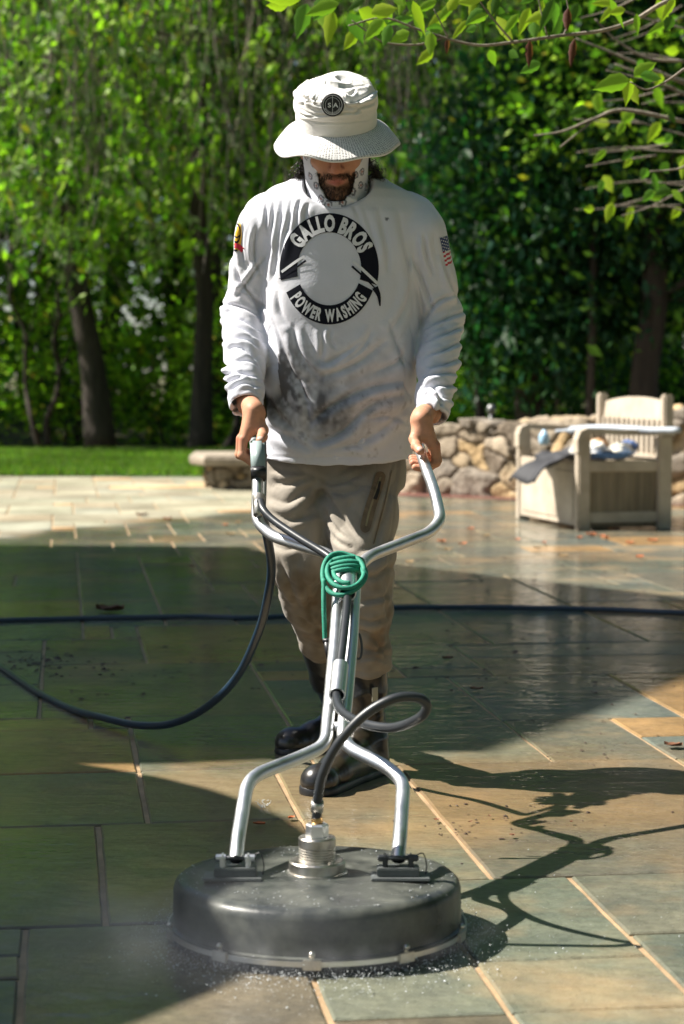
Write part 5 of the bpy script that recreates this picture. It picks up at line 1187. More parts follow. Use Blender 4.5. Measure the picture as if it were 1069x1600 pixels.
# --- trousers
M_KHAKI = cloth_mat("khaki_cloth", (.25, .22, .18), (.34, .30, .25), bump=.5)
def trousers():
    s = SDF((-.26, 4.88, .25), (.22, 5.75, .95), .0058)
    s.loft(rows([(650, 415, 636, 5.26, .10), (735, 416, 634, 5.255, .105), (762, 418, 632, 5.25, .100)]), .03, 2.2)
    hl, hr, kl, kr = J['hl'], J['hr'], J['kl'], J['kr']
    a = P(467, 745, 5.27); b = P(569, 745, 5.24)
    s.chain([a, P(467, 810, 5.22), P(467, 880, 5.17), P(478, 940, 5.28), P(497, 1000, 5.42), P(502, 1014, 5.46)], [.082, .077, .067, .057, .047, .045], .03)
    s.chain([b, P(566, 800, 5.18), P(569, 880, 5.12), P(572, 950, 5.13), P(575, 1030, 5.17), P(575, 1046, 5.18)], [.088, .084, .072, .061, .056, .055], .03)
    # open legs
    for p, q, r in ((P(502, 1014, 5.46), P(497, 1000, 5.42), .036), (P(575, 1046, 5.18), P(575, 1030, 5.17), .045)):
        dr = (p-q).normalized(); X, Y, Z = np.meshgrid(*s.ax, indexing='ij', sparse=True); pl_ = (X-p.x)*dr.x+(Y-p.y)*dr.y+(Z-p.z)*dr.z
        nr_ = ((X-p.x)**2+(Y-p.y)**2+(Z-p.z)**2) < .1**2; s.F = np.where(nr_, np.maximum(s.F, pl_), s.F).astype(np.float32); s.cone(p-dr*.04, p+dr*.04, r, r, 0, 'c')
    V, Fq = s.mesh(); V = smooth(V, Fq, 2); N = normals(V, Fq)
    px = 534.5+V[:, 0]/V[:, 1]*FPX; py = 583-(V[:, 2]-1)/V[:, 1]*FPX
    n1 = fbm(V, 4, 3, 41); n2 = fbm(V, 9, 3, 44); ang = np.arctan2(px-512, py-752); rad = np.hypot(px-512, py-752)
    d = .013*puff(ang*4.5+n1*2.2)*sm(rad, 8, 40)*(1-sm(rad, 110, 190))
    d += .012*puff(py*.050+np.abs(px-520)*.02+n1*3)*sm(py, 800, 860)*(1-sm(py, 930, 990))+.009*puff(py*.10-px*.03+n1*3)*sm(py, 960, 1010)
    d += .009*puff(px*.055+n1*3+py*.01)+.0035*n2+.005*n1
    def K(pts, oy=600): return [(340+x*.3555, oy+y*.3555) for x, y in pts]
    d *= .55; on = np.ones(len(V))
    for pts, w_, A in [(K([(225, 372), (300, 385), (405, 398)]), 5, 5), (K([(225, 430), (330, 440), (420, 405)]), 6, 8), (K([(225, 500), (310, 520), (440, 430)]), 7, 8), (K([(440, 412), (520, 440), (650, 385)]), 5, 6), (K([(455, 450), (540, 480), (640, 450)]), 6, 7), (K([(460, 480), (500, 510), (560, 610), (620, 690)]), 7, 9),
                       (K([(475, 560), (540, 650), (600, 700)]), 5, 7), (K([(480, 620), (530, 690), (600, 730)]), 5, 6), (K([(230, 560), (330, 600), (440, 560)]), 6, 7), (K([(230, 700), (300, 730), (380, 700)]), 6, 6), (K([(228, 770), (262, 880), (320, 980)]), 5, 8), (K([(255, 720), (300, 860), (360, 990)]), 6, 8),
                       (K([(330, 800), (390, 900), (420, 1020)]), 6, 6), (K([(790, 380), (740, 560), (690, 700)]), 6, 6), (K([(760, 700), (700, 770), (640, 790)]), 6, 7), (K([(770, 800), (700, 850), (640, 850)]), 6, 7), (K([(620, 965), (690, 950), (765, 925)]), 5, 7), (K([(760, 880), (740, 960), (760, 1040)]), 5, 6),
                       (K([(600, 70), (690, 110), (755, 200)], 960), 5, 7), (K([(610, 150), (690, 165), (758, 130)], 960), 5, 7), (K([(600, 20), (680, 40), (760, 10)], 960), 5, 6), (K([(610, 205), (690, 190), (755, 215)], 960), 4, 6), (K([(340, 10), (420, 60), (480, 130)], 960), 5, 7), (K([(400, 0), (440, 60), (470, 100)], 960), 4, 6)]:
        crease(pts, w_*1.2, A*.85, on, px, py, n2, d)
    seam = np.exp(-((px-(622-(py-730)*.10))/1.8)**2)*.003*(py < 1040); V = V+N*(d-.004-seam)[:, None]
    C = np.ones((len(V), 3)); dirt_and_shade = sm(fbm(V, 5, 4, 51)+.55*sm(py, 760, 1040)+.22*sm(-px, -530, -480)-.22, -.25, .55)*.75; dirt_and_shade = dirt_and_shade*(.75+.5*vn(V, 60, 5)); dirt_and_shade = np.clip(dirt_and_shade, 0, .85)  # real dirt, plus the image-left leg's shade mixed into its colour
    C = C*(1-dirt_and_shade[:, None])+np.array([.42, .34, .26])*dirt_and_shade[:, None]
    rust = sm(fbm(V, 11, 3, 61), .25, .5)*sm(py, 830, 900); C = C*(1-.35*rust[:, None]*np.array([.2, .6, 1]))
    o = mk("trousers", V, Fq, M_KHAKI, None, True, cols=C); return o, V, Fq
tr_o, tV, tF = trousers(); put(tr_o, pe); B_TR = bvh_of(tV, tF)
M_POCK = mat("pocket_trim", (.17, .12, .07), .6, var=.3, vscale=60); M_ZIP = mat("zip", (.30, .26, .16), .45, .5)
printed("pocket_flap", bar_bm([(597, 737), (588, 765), (577, 800), (569, 832)], lambda t: 17*(1-(2*t-1)**16*.75), 14), M_POCK, tr_o, B_TR, .004)
printed("zip", bar_bm([(595, 745), (586, 772), (577, 800), (572, 822)], 3.0, 14), M_ZIP, tr_o, B_TR, .0065)
printed("zip_puller", bar_bm([(594, 752), (591, 766), (586, 780)], lambda t: 3+3*t, 6), M_BLACK, tr_o, B_TR, .008)
printed("seam", bar_bm([(612, 735), (604, 775), (592, 820), (584, 850)], 1.4, 14), M_POCK, tr_o, B_TR, .003)

# --- boots
M_BOOT = cloth_mat("rubber_boot", (.011, .011, .012), (.020, .019, .018), rough=.30, bump=.3)
M_BOOT.node_tree.nodes['Principled BSDF'].inputs['Coat Weight'].default_value = .3; M_BOOT.node_tree.nodes['Principled BSDF'].inputs['Sheen Weight'].default_value = 0
def boot(name, shaft, heel, toe, mud, lab):
    s = SDF((-.34, 4.78, -.01), (.2, 5.85, .50), .0055)
    heel = Vector(heel); toe = Vector(toe); d = (toe-heel).normalized(); sd = Vector((-d.y, d.x, 0)); L_ = (toe-heel).length
    s.chain(shaft, [.053, .050, .045, .046][:len(shaft)], .015)
    ank = shaft[-1]
    s.cone(heel+Vector((0, 0, .045)), heel+Vector((0, 0, .09))+d*.01, .038, .040, .02)
    s.cone(ank, heel+d*(L_*.62)+Vector((0, 0, .052)), .046, .038, .035); s.cone(heel+Vector((0, 0, .035)), heel+d*(L_*.66)+Vector((0, 0, .038)), .036, .044, .02)
    s.ell(toe-d*.040+Vector((0, 0, .036)), (.050, .046, .042), .018, ((d.x, d.y, 0), (sd.x, sd.y, 0), (0, 0, 1)))
    s.plane((0, 0, .020), (0, 0, -1))
    V, Fq = s.mesh(); V = smooth(V, Fq, 2); N = normals(V, Fq); n1 = fbm(V, 9, 3, 5)
    V = V+N*(.003*ridge(V[:, 2]*70+n1*4, 2)*sm(V[:, 2], .06, .12)*(1-sm(V[:, 2], .2, .25)))[:, None]
    C = np.ones((len(V), 3)); f = sm(fbm(V, 22, 4, 7)+mud, .1, .35)*(1-.85*sm(V[:, 2], .12, .2))
    tq = (V-np.array(toe)) @ np.array(d); f = f*(1-sm(tq, -.06, -.03)*.85); C = C*(1-f[:, None])+np.array([3.2, 2.6, 1.7])*f[:, None]*(.7+.5*vn(V, 80, 2)[:, None]**2)
    o = mk(name, V, Fq, M_BOOT, None, True, cols=C); put(o, pe); 
    s2 = SDF((-.34, 4.78, -.01), (.2, 5.85, .06), .005); s2.cone(heel+Vector((0, 0, .014)), heel+d*(L_*.3)+Vector((0, 0, .014)), .042, .038, .01); s2.cone(heel+d*(L_*.3)+Vector((0, 0, .014)), toe-d*.042+Vector((0, 0, .014)), .036, .050, .015)
    s2.plane((0, 0, .001), (0, 0, -1)); s2.plane((0, 0, .026), (0, 0, 1)); V, Fq = s2.mesh(); V = smooth(V, Fq, 1)
    so_ = mk("sole", V, Fq, M_BLACK, None, True); so_.parent = o; so_.matrix_parent_inverse = Matrix()
    return o
hF = G(583, 1212, 0); hF.z = 0; tF_ = G(487, 1248, 0); tF_.z = 0
b1 = boot("boot", [P(573, 1036, 5.19), P(573, 1080, 5.20), P(570, 1130, 5.22), P(568, 1160, 5.22)], hF, tF_, .25, "")
hB = G(583, 1168, 0); hB.z = 0; tB = G(437, 1183, 0); tB.z = 0
b2 = boot("boot", [P(501, 1008, 5.46), P(515, 1055, 5.52), P(535, 1105, 5.58), P(552, 1128, 5.60)], hB, tB, -.2, "")
hzg = MB(); c = P(586, 1085, 5.13); hzg.box(c, (.010, .0015, .017), Matrix.Rotation(R(45), 3, 'Z') @ Matrix.Rotation(R(0), 3, 'Y'), .001)
o = hzg.build("boot_tag", mat("tag_print", (.45, .42, .33), .6), None, False); o.parent = b1; o.matrix_parent_inverse = Matrix()

# --- beard and hair
M_HAIR = mat("dark_hair", (.022, .014, .010), .55, var=.4, vscale=60)
def strands(name, roots, dirs, L_, w_, seed, curl=0., parent=None, shell=None):
    rg = np.random.default_rng(seed); V = []; F = []
    for p, d in zip(roots, dirs):
        p = Vector(p); d = Vector(d).normalized(); l = L_*rg.uniform(.5, 1.3); sd = d.cross(Vector(rg.normal(0, 1, 3))).normalized(); sd2 = d.cross(sd); n = 3 if not curl else 9; b = len(V)
        ph = rg.uniform(0, 6.28)
        for i in range(n+1):
            t = i/n; q = p+d*l*t+Vector(rg.normal(0, .0006, 3))
            if curl: q = q+(sd*math.cos(ph+t*11)+sd2*math.sin(ph+t*11))*curl
            ww = w_*(1-t*.8); V += [q-sd*ww, q+sd*ww]
        for i in range(n): F.append((b+2*i, b+2*i+1, b+2*i+3, b+2*i+2))
    if shell is not None:
        b = len(V); V += [tuple(v) for v in shell[0]]; F += [tuple(int(i)+b for i in f) for f in shell[1]]
    o = mk(name, V, F, M_HAIR, None, False); put(o, pe); return o
hV, hFq = head(); hN = normals(hV, hFq); loc = np.stack([(hV-np.array(HO)) @ np.array(a) for a in HM], 1)
mx_ = (np.abs(loc[:, 0]) < .056) & (loc[:, 1] > .02)
ch = ((loc[:, 2] < -.083+.35*np.maximum(0, np.abs(loc[:, 0])-.018)*1.0) | ((np.abs(loc[:, 0]) > .037) & (loc[:, 2] < -.052))) & (loc[:, 2] > -.128)
mo = (np.abs(loc[:, 2]+.0545-.20*np.abs(loc[:, 0])*-1*.6) < .0055) & (np.abs(loc[:, 0]) < .030) & (loc[:, 1] > .07)
gm = (np.abs(np.abs(loc[:, 0])-.032) < .004) & (loc[:, 2] < -.058) & (loc[:, 2] > -.10)
sel = np.where(mx_ & (ch | mo | gm))[0]; pk = rng.choice(sel, 3800)
strands("beard", hV[pk]+rng.normal(0, .0007, (3800, 3)), hN[pk]*.7+np.array(hu)*-.8+rng.normal(0, .35, (3800, 3)), .0085, .00055, 3)
for cx_, f_, sd_ in ((-.086, -.005, 1), (.088, -.005, 2)):   # curly locks escaping beside the neck
    n = 420; rr = np.random.default_rng(sd_); t = rr.uniform(0, 1, n); c = np.array([H(cx_+(.010 if cx_ > 0 else -.004)*math.sin(3*q), f_, -.060-.062*q) for q in t]); ro = c+rr.normal(0, .0075, (n, 3))
    strands("hair_lock", ro, np.tile([0, -.3, -1], (n, 1))+rr.normal(0, .8, (n, 3)), .024, .0009, sd_+5, .0045)
n = 900; rr = np.random.default_rng(9); a = rr.uniform(.6*math.pi, 2.4*math.pi, n)      # back of the head under the hat
strands("hair", np.array([H(.082*math.cos(q), .095*math.sin(q-math.pi/1.0)*-1*.0-.02-.07*abs(math.sin(q)), .02-.09*rr.uniform()) for q in a]), np.tile([0, .3, -1], (n, 1))+rr.normal(0, .4, (n, 3)), .03, .001, 9, .003)

# --- neck gaiter pulled round the face
def gaiter():
    s = SDF(HO-Vector((.16, .17, .24)), HO+Vector((.16, .17, .10)), .003)
    s.ell(H(0, -.008, .01), (.0835, .100, .092), .01, HM); s.ell(H(0, .018, -.045), (.0755, .064, .080), .02, HM)
    s.cone(H(0, .015, -.085), H(0, .030, -.128), .062, .058, .02); s.cone(H(0, -.02, -.06), J['nb']+Vector((0, .01, .0)), .066, .074, .03)
    s.ell(H(0, .022, -.130), (.064, .058, .020), .02, HM)
    s.F = np.abs(s.F+.0025)-.0028
    # face opening
    X, Y, Z = np.meshgrid(*s.ax, indexing='ij', sparse=True); q = [X-HO.x, Y-HO.y, Z-HO.z]
    lx, lf, lu = [a.x*q[0]+a.y*q[1]+a.z*q[2] for a in HM]
    op = ((np.abs(lx)/.044)**3+((lu-.0)/.118)**4)**.33-1; s.F = np.maximum(s.F, np.where(lf > .02, -op*.04, -1)).astype(np.float32)
    s.F = np.maximum(s.F, (-lf*0+lu-.06)).astype(np.float32)
    V, Fq = s.mesh(); V = smooth(V, Fq, 2); N = normals(V, Fq); n1 = fbm(V, 12, 3, 3)
    l2 = (V-np.array(HO)) @ np.array(hu); L3a = (V-np.array(HO)) @ np.array(hx); V = V+N*(.007*ridge(l2*80+n1*3.5+L3a*20, 2)*(1-sm(l2, -.11, -.08))+.002*n1)[:, None]
    # a scatter of dark ring motifs printed on the cloth
    L3 = np.stack([(V-np.array(HO)) @ np.array(a) for a in HM], 1); ang = np.arctan2(L3[:, 0], L3[:, 1])*.085; C = np.ones((len(V), 3)); rg = np.random.default_rng(4)
    for a, u in [(.062, -.025), (.072, -.058), (.050, -.062), (.078, -.015), (.066, -.090), (.040, -.100), (.012, -.122), (-.02, -.125), (-.06, -.03), (-.075, -.065), (-.055, -.085), (-.085, -.02), (-.04, -.115), (.09, -.10), (.058, .0)]:
        dd = np.hypot(ang-a, L3[:, 2]-u)+.0012*vn(V, 300, 2); rim = (dd > .0055) & (dd < .0095) & (vn(V, 260, 8) > -.45); cen = (dd < .0032); C[rim] = (.22, .22, .25); C[cen] = (.55, .26, .22)
    o = mk("neck_gaiter", V, Fq, M_SHIRT, None, True, cols=C); put(o, pe)
gaiter()

# --- sun hat
M_HAT = cloth_mat("hat_cotton", (.74, .72, .69), (.80, .78, .75), bump=.5); M_HATB = cloth_mat("hat_mesh_brim", (.70, .68, .66), (.78, .76, .74), bump=.4)
def dots(m):                                          # woven mesh holes of the brim
    N = m.node_tree.nodes; L = m.node_tree.links; b = N['Principled BSDF']; uv = N.new('ShaderNodeAttribute'); uv.attribute_name = 'weave'
    vo = N.new('ShaderNodeTexVoronoi'); vo.feature = 'F1'; vo.inputs['Scale'].default_value = 1; vo.inputs['Randomness'].default_value = .25; L.new(uv.outputs['Vector'], vo.inputs['Vector'])
    r = N.new('ShaderNodeValToRGB'); r.color_ramp.elements[0].position = .24; r.color_ramp.elements[0].color = (.16, .16, .18, 1); r.color_ramp.elements[1].position = .36; r.color_ramp.elements[1].color = (1, 1, 1, 1); L.new(vo.outputs['Distance'], r.inputs[0])
    mx = N.new('ShaderNodeMixRGB'); mx.blend_type = 'MULTIPLY'; mx.inputs[0].default_value = 1; L.new(b.inputs['Base Color'].links[0].from_socket, mx.inputs[1]); L.new(r.outputs[0], mx.inputs[2]); L.new(mx.outputs[0], b.inputs['Base Color'])
dots(M_HATB)
def hat():
    th = R(23); HC = P(526, 197, 5.095); u = Vector((0, -math.sin(th), math.cos(th))); f = Vector((0, -math.cos(th), -math.sin(th))); x = Vector((1, 0, 0))
    rl = Matrix.Rotation(R(1.5), 3, f); u, x = rl @ u, rl @ x
    def Wd(a, r, z, rx=1.0): return HC+x*(r*math.sin(a))+f*(r*1.06*math.cos(a))+u*z   # a=0 front
    n = 160; prof = [(.0960, 0), (.0965, .010), (.0968, .012), (.0972, .028), (.0968, .0295), (.0975, .031), (.0985, .05), (.0975, .075), (.0950, .088), (.0925, .094), (.089, .097), (.082, .101), (.065, .108), (.045, .112), (.022, .114), (.001, .1145)]
    pa = np.array(prof); cl_ = np.r_[0, np.cumsum(np.hypot(*np.diff(pa, axis=0).T))]; tq = np.linspace(0, cl_[-1], 90); prof = list(zip(np.interp(tq, cl_, pa[:, 0]), np.interp(tq, cl_, pa[:, 1])))
    n = 240; V = []
    for (r, z) in prof:
        for k in range(n):
            a = 2*math.pi*k/n; z2 = z; r2 = r
            if z > .03: r2 = r*(1+.035*math.exp(-((z-.06)/.02)**2))*(1-.02*math.exp(-((z-.036)/.006)**2))*(1+.018*math.sin(3*a+1)*min(1, z/.08)*(r > .05)); z2 = z+.006*math.sin(2*a+2.2)*(z > .08)-.010*max(0, math.cos(a-.2))*(z > .085)*(r > .04)
            V.append(Wd(a, r2, z2))
    F = [(i*n+k, i*n+(k+1) % n, (i+1)*n+(k+1) % n, (i+1)*n+k) for i in range(len(prof)-1) for k in range(n)]
    V = np.array([tuple(v) for v in V]); Fq = np.array(F); N = normals(V, Fq); loc = (V-np.array(HC)) @ np.array(u)
    aa = np.arctan2((V-np.array(HC)) @ np.array(x), (V-np.array(HC)) @ np.array(f)); n1 = fbm(V, 14, 3, 3)
    dd = -.007*ridge(loc*34+aa*1.3+n1*2.0, 1.5)*sm(loc, .035, .055)*(1-sm(loc, .088, .1))*(.4+.6*np.sin(aa*2+.5)**2)-.0028*n1*sm(loc, .03, .05); dd += .0016*ridge((aa)*46, 3)*np.exp(-((loc-.095)/.004)**2)*3
    hpx = 534.5+V[:, 0]/V[:, 1]*FPX; hpy = 583-(V[:, 2]-1)/V[:, 1]*FPX; fr = (((V-np.array(HC)) @ np.array(f)) > 0)*1.0; n2 = fbm(V, 20, 2, 6); cr_ = np.zeros(len(V))
    for pts, w_, A in [([(462, 158), (487, 163), (503, 172)], 4, 5), ([(466, 176), (493, 184), (540, 182), (583, 176)], 2.5, 3), ([(470, 190), (500, 195), (540, 196), (586, 190)], 2, 2), ([(540, 144), (562, 142), (584, 140)], 3, 4), ([(536, 150), (548, 154), (556, 147)], 3, 4), ([(545, 168), (568, 158), (588, 148)], 4.5, 5),
                       ([(470, 142), (492, 136), (515, 134)], 4, 3), ([(500, 120), (512, 130), (508, 142)], 3, 3), ([(550, 185), (566, 172), (586, 166)], 3.5, 4), ([(475, 172), (490, 150), (500, 140)], 4, 3), ([(560, 118), (572, 130), (580, 145)], 3, 3), ([(466, 183), (480, 187), (500, 186)], 2.5, 3)]:
        crease(pts, w_, A, fr, hpx, hpy, n2, cr_)
    sgn = -1 if (N[200] @ (V[200]-np.array(HC))) < 0 else 1; V = V+N*(sgn*cr_)[:, None]
    V = V+N*(dd*-1 if (N[200] @ (V[200]-np.array(HC))) < 0 else dd)[:, None]
    hr_ = bpy.data.objects.new("hat", None); COL.objects.link(hr_); hr_.parent = pe; hr_.matrix_parent_inverse = Matrix.Translation(-pe.location); hr_.location = (0, 0, 0)
    def sub(o): o.parent = hr_; o.matrix_parent_inverse = Matrix()
    cr = mk("crown", V, Fq, M_HAT, None, True, cols=np.ones((len(V), 3))); sub(cr)
    sd = cr.modifiers.new("t", 'SOLIDIFY'); sd.thickness = .003
    # brim
    n = 160; m_ = 22; V = []; W_ = []
    for i in range(m_+1):
        t = i/m_; 
        for k in range(n):
            a = 2*math.pi*k/n; side = abs(math.sin(a)); fr = max(0, math.cos(a)); bk = max(0, -math.cos(a))
            R1 = .151+.004*side-.012*bk; r = .0955+(R1-.0955)*t; drop = (.030*fr**1.5+.026*side**1.5+.012*bk)*t**1.15+.016*side**4*t**3
            drop += (.0045*math.sin(4*a+.8)+.004*math.sin(7*a+2))*t*t; r -= .006*side**4*t**3
            V.append(Wd(a, r, .0005-drop)); W_.append((a*26*(.8+.0*t), t*15, 0))
    F = [(i*n+k, i*n+(k+1) % n, (i+1)*n+(k+1) % n, (i+1)*n+k) for i in range(m_) for k in range(n)]
    br = mk("brim", [tuple(v) for v in V], np.array(F), M_HATB, None, True, cols=np.ones((len(V), 3))); at = br.data.attributes.new('weave', 'FLOAT_VECTOR', 'POINT'); at.data.foreach_set('vector', np.array(W_, dtype=np.float32).ravel()); sub(br)
    sd = br.modifiers.new("t", 'SOLIDIFY'); sd.thickness = .0028
    e = MB(); e.tube([Vector(V[m_*n+k])-u*.001 for k in range(n)], .0026, 8, closed=True); sub(mk("brim_edge", e.v, e.f, M_HAT, None, True, cols=np.ones((len(e.v), 3))))
    e = MB(); e.tube([Wd(2*math.pi*k/n, .0968, .0005) for k in range(n)], .0018, 6, closed=True); sub(mk("seam", e.v, e.f, M_HAT, None, True, cols=np.full((len(e.v), 3), .8)))
    # round badge
    c = P(520, 164, 5.0); dg = HC+u*.052; rr_ = ray(520, 164).normalized(); b = BVHTree.FromPolygons([Vector(q) for q in cr_verts(cr)], [tuple(p.vertices) for p in cr.data.polygons]); h = b.ray_cast(Vector((0, 0, 1)), rr_)
    c = h[0]; nn = h[1] if h[1].dot(rr_) < 0 else -h[1]; nn = (nn*.5+Vector((-.05, -1, .05)).normalized()*.5).normalized(); ex = Vector((1, 0, 0)); ex = (ex-nn*ex.dot(nn)).normalized(); ey = nn.cross(ex)*-1
    if ey.z < 0: ey = -ey
    def flat(name, items, m, off):
        e = MB()
        for (V, F) in items: e.add([c+nn*off+ex*p[0]+ey*p[1] for p in V], F)
        o = e.build(name, m, None, False); sub(o); return o
    def annu(r0, r1, n=48): return ([(r*math.cos(2*math.pi*k/n), r*math.sin(2*math.pi*k/n)) for r in (r0, r1) for k in range(n)], [(k, (k+1) % n, n+(k+1) % n, n+k) for k in range(n)])
    Rb = .0265/1.0; e = MB(); Mb = Matrix((ex, ey, nn)).transposed(); e.lathe([(.001, .0055), (Rb-.002, .0055), (Rb, .004), (Rb, -.006)], c, 48, Mb); o = e.build("badge", mat("badge_black", (.012, .013, .018), .5), None, False); sub(o)
    flat("badge_ring", [annu(.0215, .0228)], M_INKW, .0060); flat("badge_ring", [annu(.0165, .0172)], M_INKW, .0060)
    flat("badge_line", [([(-.0005, -.021), (.0005, -.021), (.0005, .021), (-.0005, .021)], [(0, 1, 2, 3)])], M_INKW, .0058)
    its = []
    for chh, ox in (("S", -.0072), ("A", .0072)):
        bm, w_ = glyph(chh, .03); its.append(([(v.co.x*.0165+ox, (v.co.y/.73-.5)*.0105) for v in bm.verts], [[v.index for v in f.verts] for f in bm.faces])); bm.free()
    flat("badge_lettering", its, M_INKW, .0064)
    e = [] 
    for k in range(26):
        a = math.pi*(1.12+.76*k/25); e.append(([(.0182*math.cos(a), .0182*math.sin(a)), (.0205*math.cos(a), .0205*math.sin(a)), (.0205*math.cos(a+.05), .0205*math.sin(a+.05)), (.0182*math.cos(a+.05), .0182*math.sin(a+.05))], [(0, 1, 2, 3)]))
    flat("badge_ticks", e, M_INKW, .0059)
def cr_verts(o): return [v.co for v in o.data.vertices]
hat()
# ================================================================== SMALL THINGS ON THE STONES
M_LF = [mat("fallen_leaf_orange", (.45, .13, .04), .7, var=.3, vscale=60), mat("fallen_leaf_brown", (.16, .065, .03), .7, var=.4, vscale=60), mat("fallen_leaf_tan", (.42, .28, .13), .7, var=.3, vscale=60)]
def fleaf(px, py, L_, m, lab, seed):
    rg = random.Random(seed); g = G(px, py, .009); a = rg.uniform(0, 6.28); V = []; F = []; n = 6; t = rg.uniform(.25, .5)
    for i in range(n+1):
        u = i/n; w_ = L_*t*math.sin(math.pi*min(.999, u*.96+.02))**.8*(1+.15*(-1)**i)
        for k in (-1, 0, 1): V.append(g+Vector((math.cos(a)*L_*(u-.5)-math.sin(a)*w_*k, math.sin(a)*L_*(u-.5)+math.cos(a)*w_*k, .004+L_*.18*abs(k)*rg.uniform(.5, 1.2)+L_*.25*(u-.5)**2)))
    for i in range(n):
        for k in (0, 1): F.append((3*i+k, 3*i+k+1, 3*i+k+4, 3*i+k+3))
    tagit(mk("fallen_leaf", V, F, m, None, True), lab, "leaf", "leaves fallen on the patio")
spots = [(690, 848, .07, 0), (722, 852, .06, 0), (760, 838, .05, 2), (808, 845, .05, 0), (850, 850, .055, 0), (905, 842, .05, 0), (925, 838, .09, 0), (945, 842, .08, 0), (985, 850, .06, 0), (1020, 846, .06, 0), (640, 880, .05, 2),
         (700, 860, .05, 2), (172, 956, .12, 1), (300, 888, .05, 1), (222, 806, .09, 1), (262, 812, .06, 0), (352, 822, .05, 0), (360, 836, .05, 2), (372, 818, .06, 2), (320, 745, .07, 0), (285, 742, .08, 1), (455, 1281, .022, 0), (405, 1291, .028, 0), (1052, 1168, .05, 1),
         (682, 1284, .016, 1), (800, 1308, .014, 1), (765, 1278, .012, 1), (893, 1287, .010, 1), (735, 1287, .012, 1), (560, 846, .05, 0), (700, 1031, .04, 1), (745, 1079, .04, 1), (840, 858, .05, 2), (1000, 872, .05, 0), (880, 870, .05, 2), (735, 828, .05, 0)]
cw = ["orange", "dark brown", "tan"]; used_ = {}
nbs = [("the storage bench", 960, 830), ("the pier of the seat wall", 355, 765), ("the navy hose across the patio", 172, 962), ("the worker's boots", 530, 1240), ("the cleaner's left bracket", 400, 1300), ("the sunlit stones at the right edge", 1060, 1170), ("the stone wall's foot", 720, 790)]
for k, (px, py, L_, c) in enumerate(spots):
    d, nb = min((math.hypot(px-x, (py-y)*2), nm) for nm, x, y in nbs); 
    w1_ = random.Random(k).choice(["curled", "flat", "crumpled", "narrow"]); key = (cw[c], nb); used_[key] = used_.get(key, 0)+1
    od = ["", "second ", "third ", "fourth ", "fifth ", "sixth ", "seventh ", "eighth ", "ninth "][min(8, used_[key]-1)]
    fleaf(px, py, L_, M_LF[c], f"{od or 'first '}{cw[c]} fallen leaf from the left nearest {nb}", k)
def debris():
    V = []; F = []; rg = random.Random(3); C = []
    def crumb(px, py, s):
        g = G(px, py, .008); b = len(V); h = s*rg.uniform(.2, .5)
        for k in range(5): a = k*1.2566+rg.uniform(-.3, .3); V.append(g+Vector((math.cos(a)*s*rg.uniform(.6, 1.4), math.sin(a)*s*rg.uniform(.6, 1.4), 0)))
        V.append(g+Vector((0, 0, h))); 
        for k in range(5): F.append((b+k, b+(k+1) % 5, b+5))
    for cx, cy, sx, sy, n in ((50, 1035, 45, 12, 120), (130, 1055, 60, 22, 30), (350, 1055, 90, 20, 40), (420, 1000, 200, 40, 50), (700, 1000, 250, 40, 60), (260, 890, 200, 25, 40), (780, 880, 200, 25, 60), (900, 900, 120, 15, 40), (800, 1290, 90, 22, 45), (700, 1290, 40, 10, 20), (200, 1010, 150, 30, 30), (940, 1180, 70, 25, 30), (860, 1060, 150, 40, 40)):
        for _ in range(n): crumb(rg.gauss(cx, sx), rg.gauss(cy, sy), (abs(rg.gauss(.0045, .003))+.0018)*(.45 if cy > 1100 else 1))
    tagit(mk("debris", V, F, mat("wet_crumbs", (.045, .022, .014), .6, var=.5, vscale=80), None, False), "dark scattered crumbs of soil and leaf on the wet stones", "debris", kind='stuff')
debris()
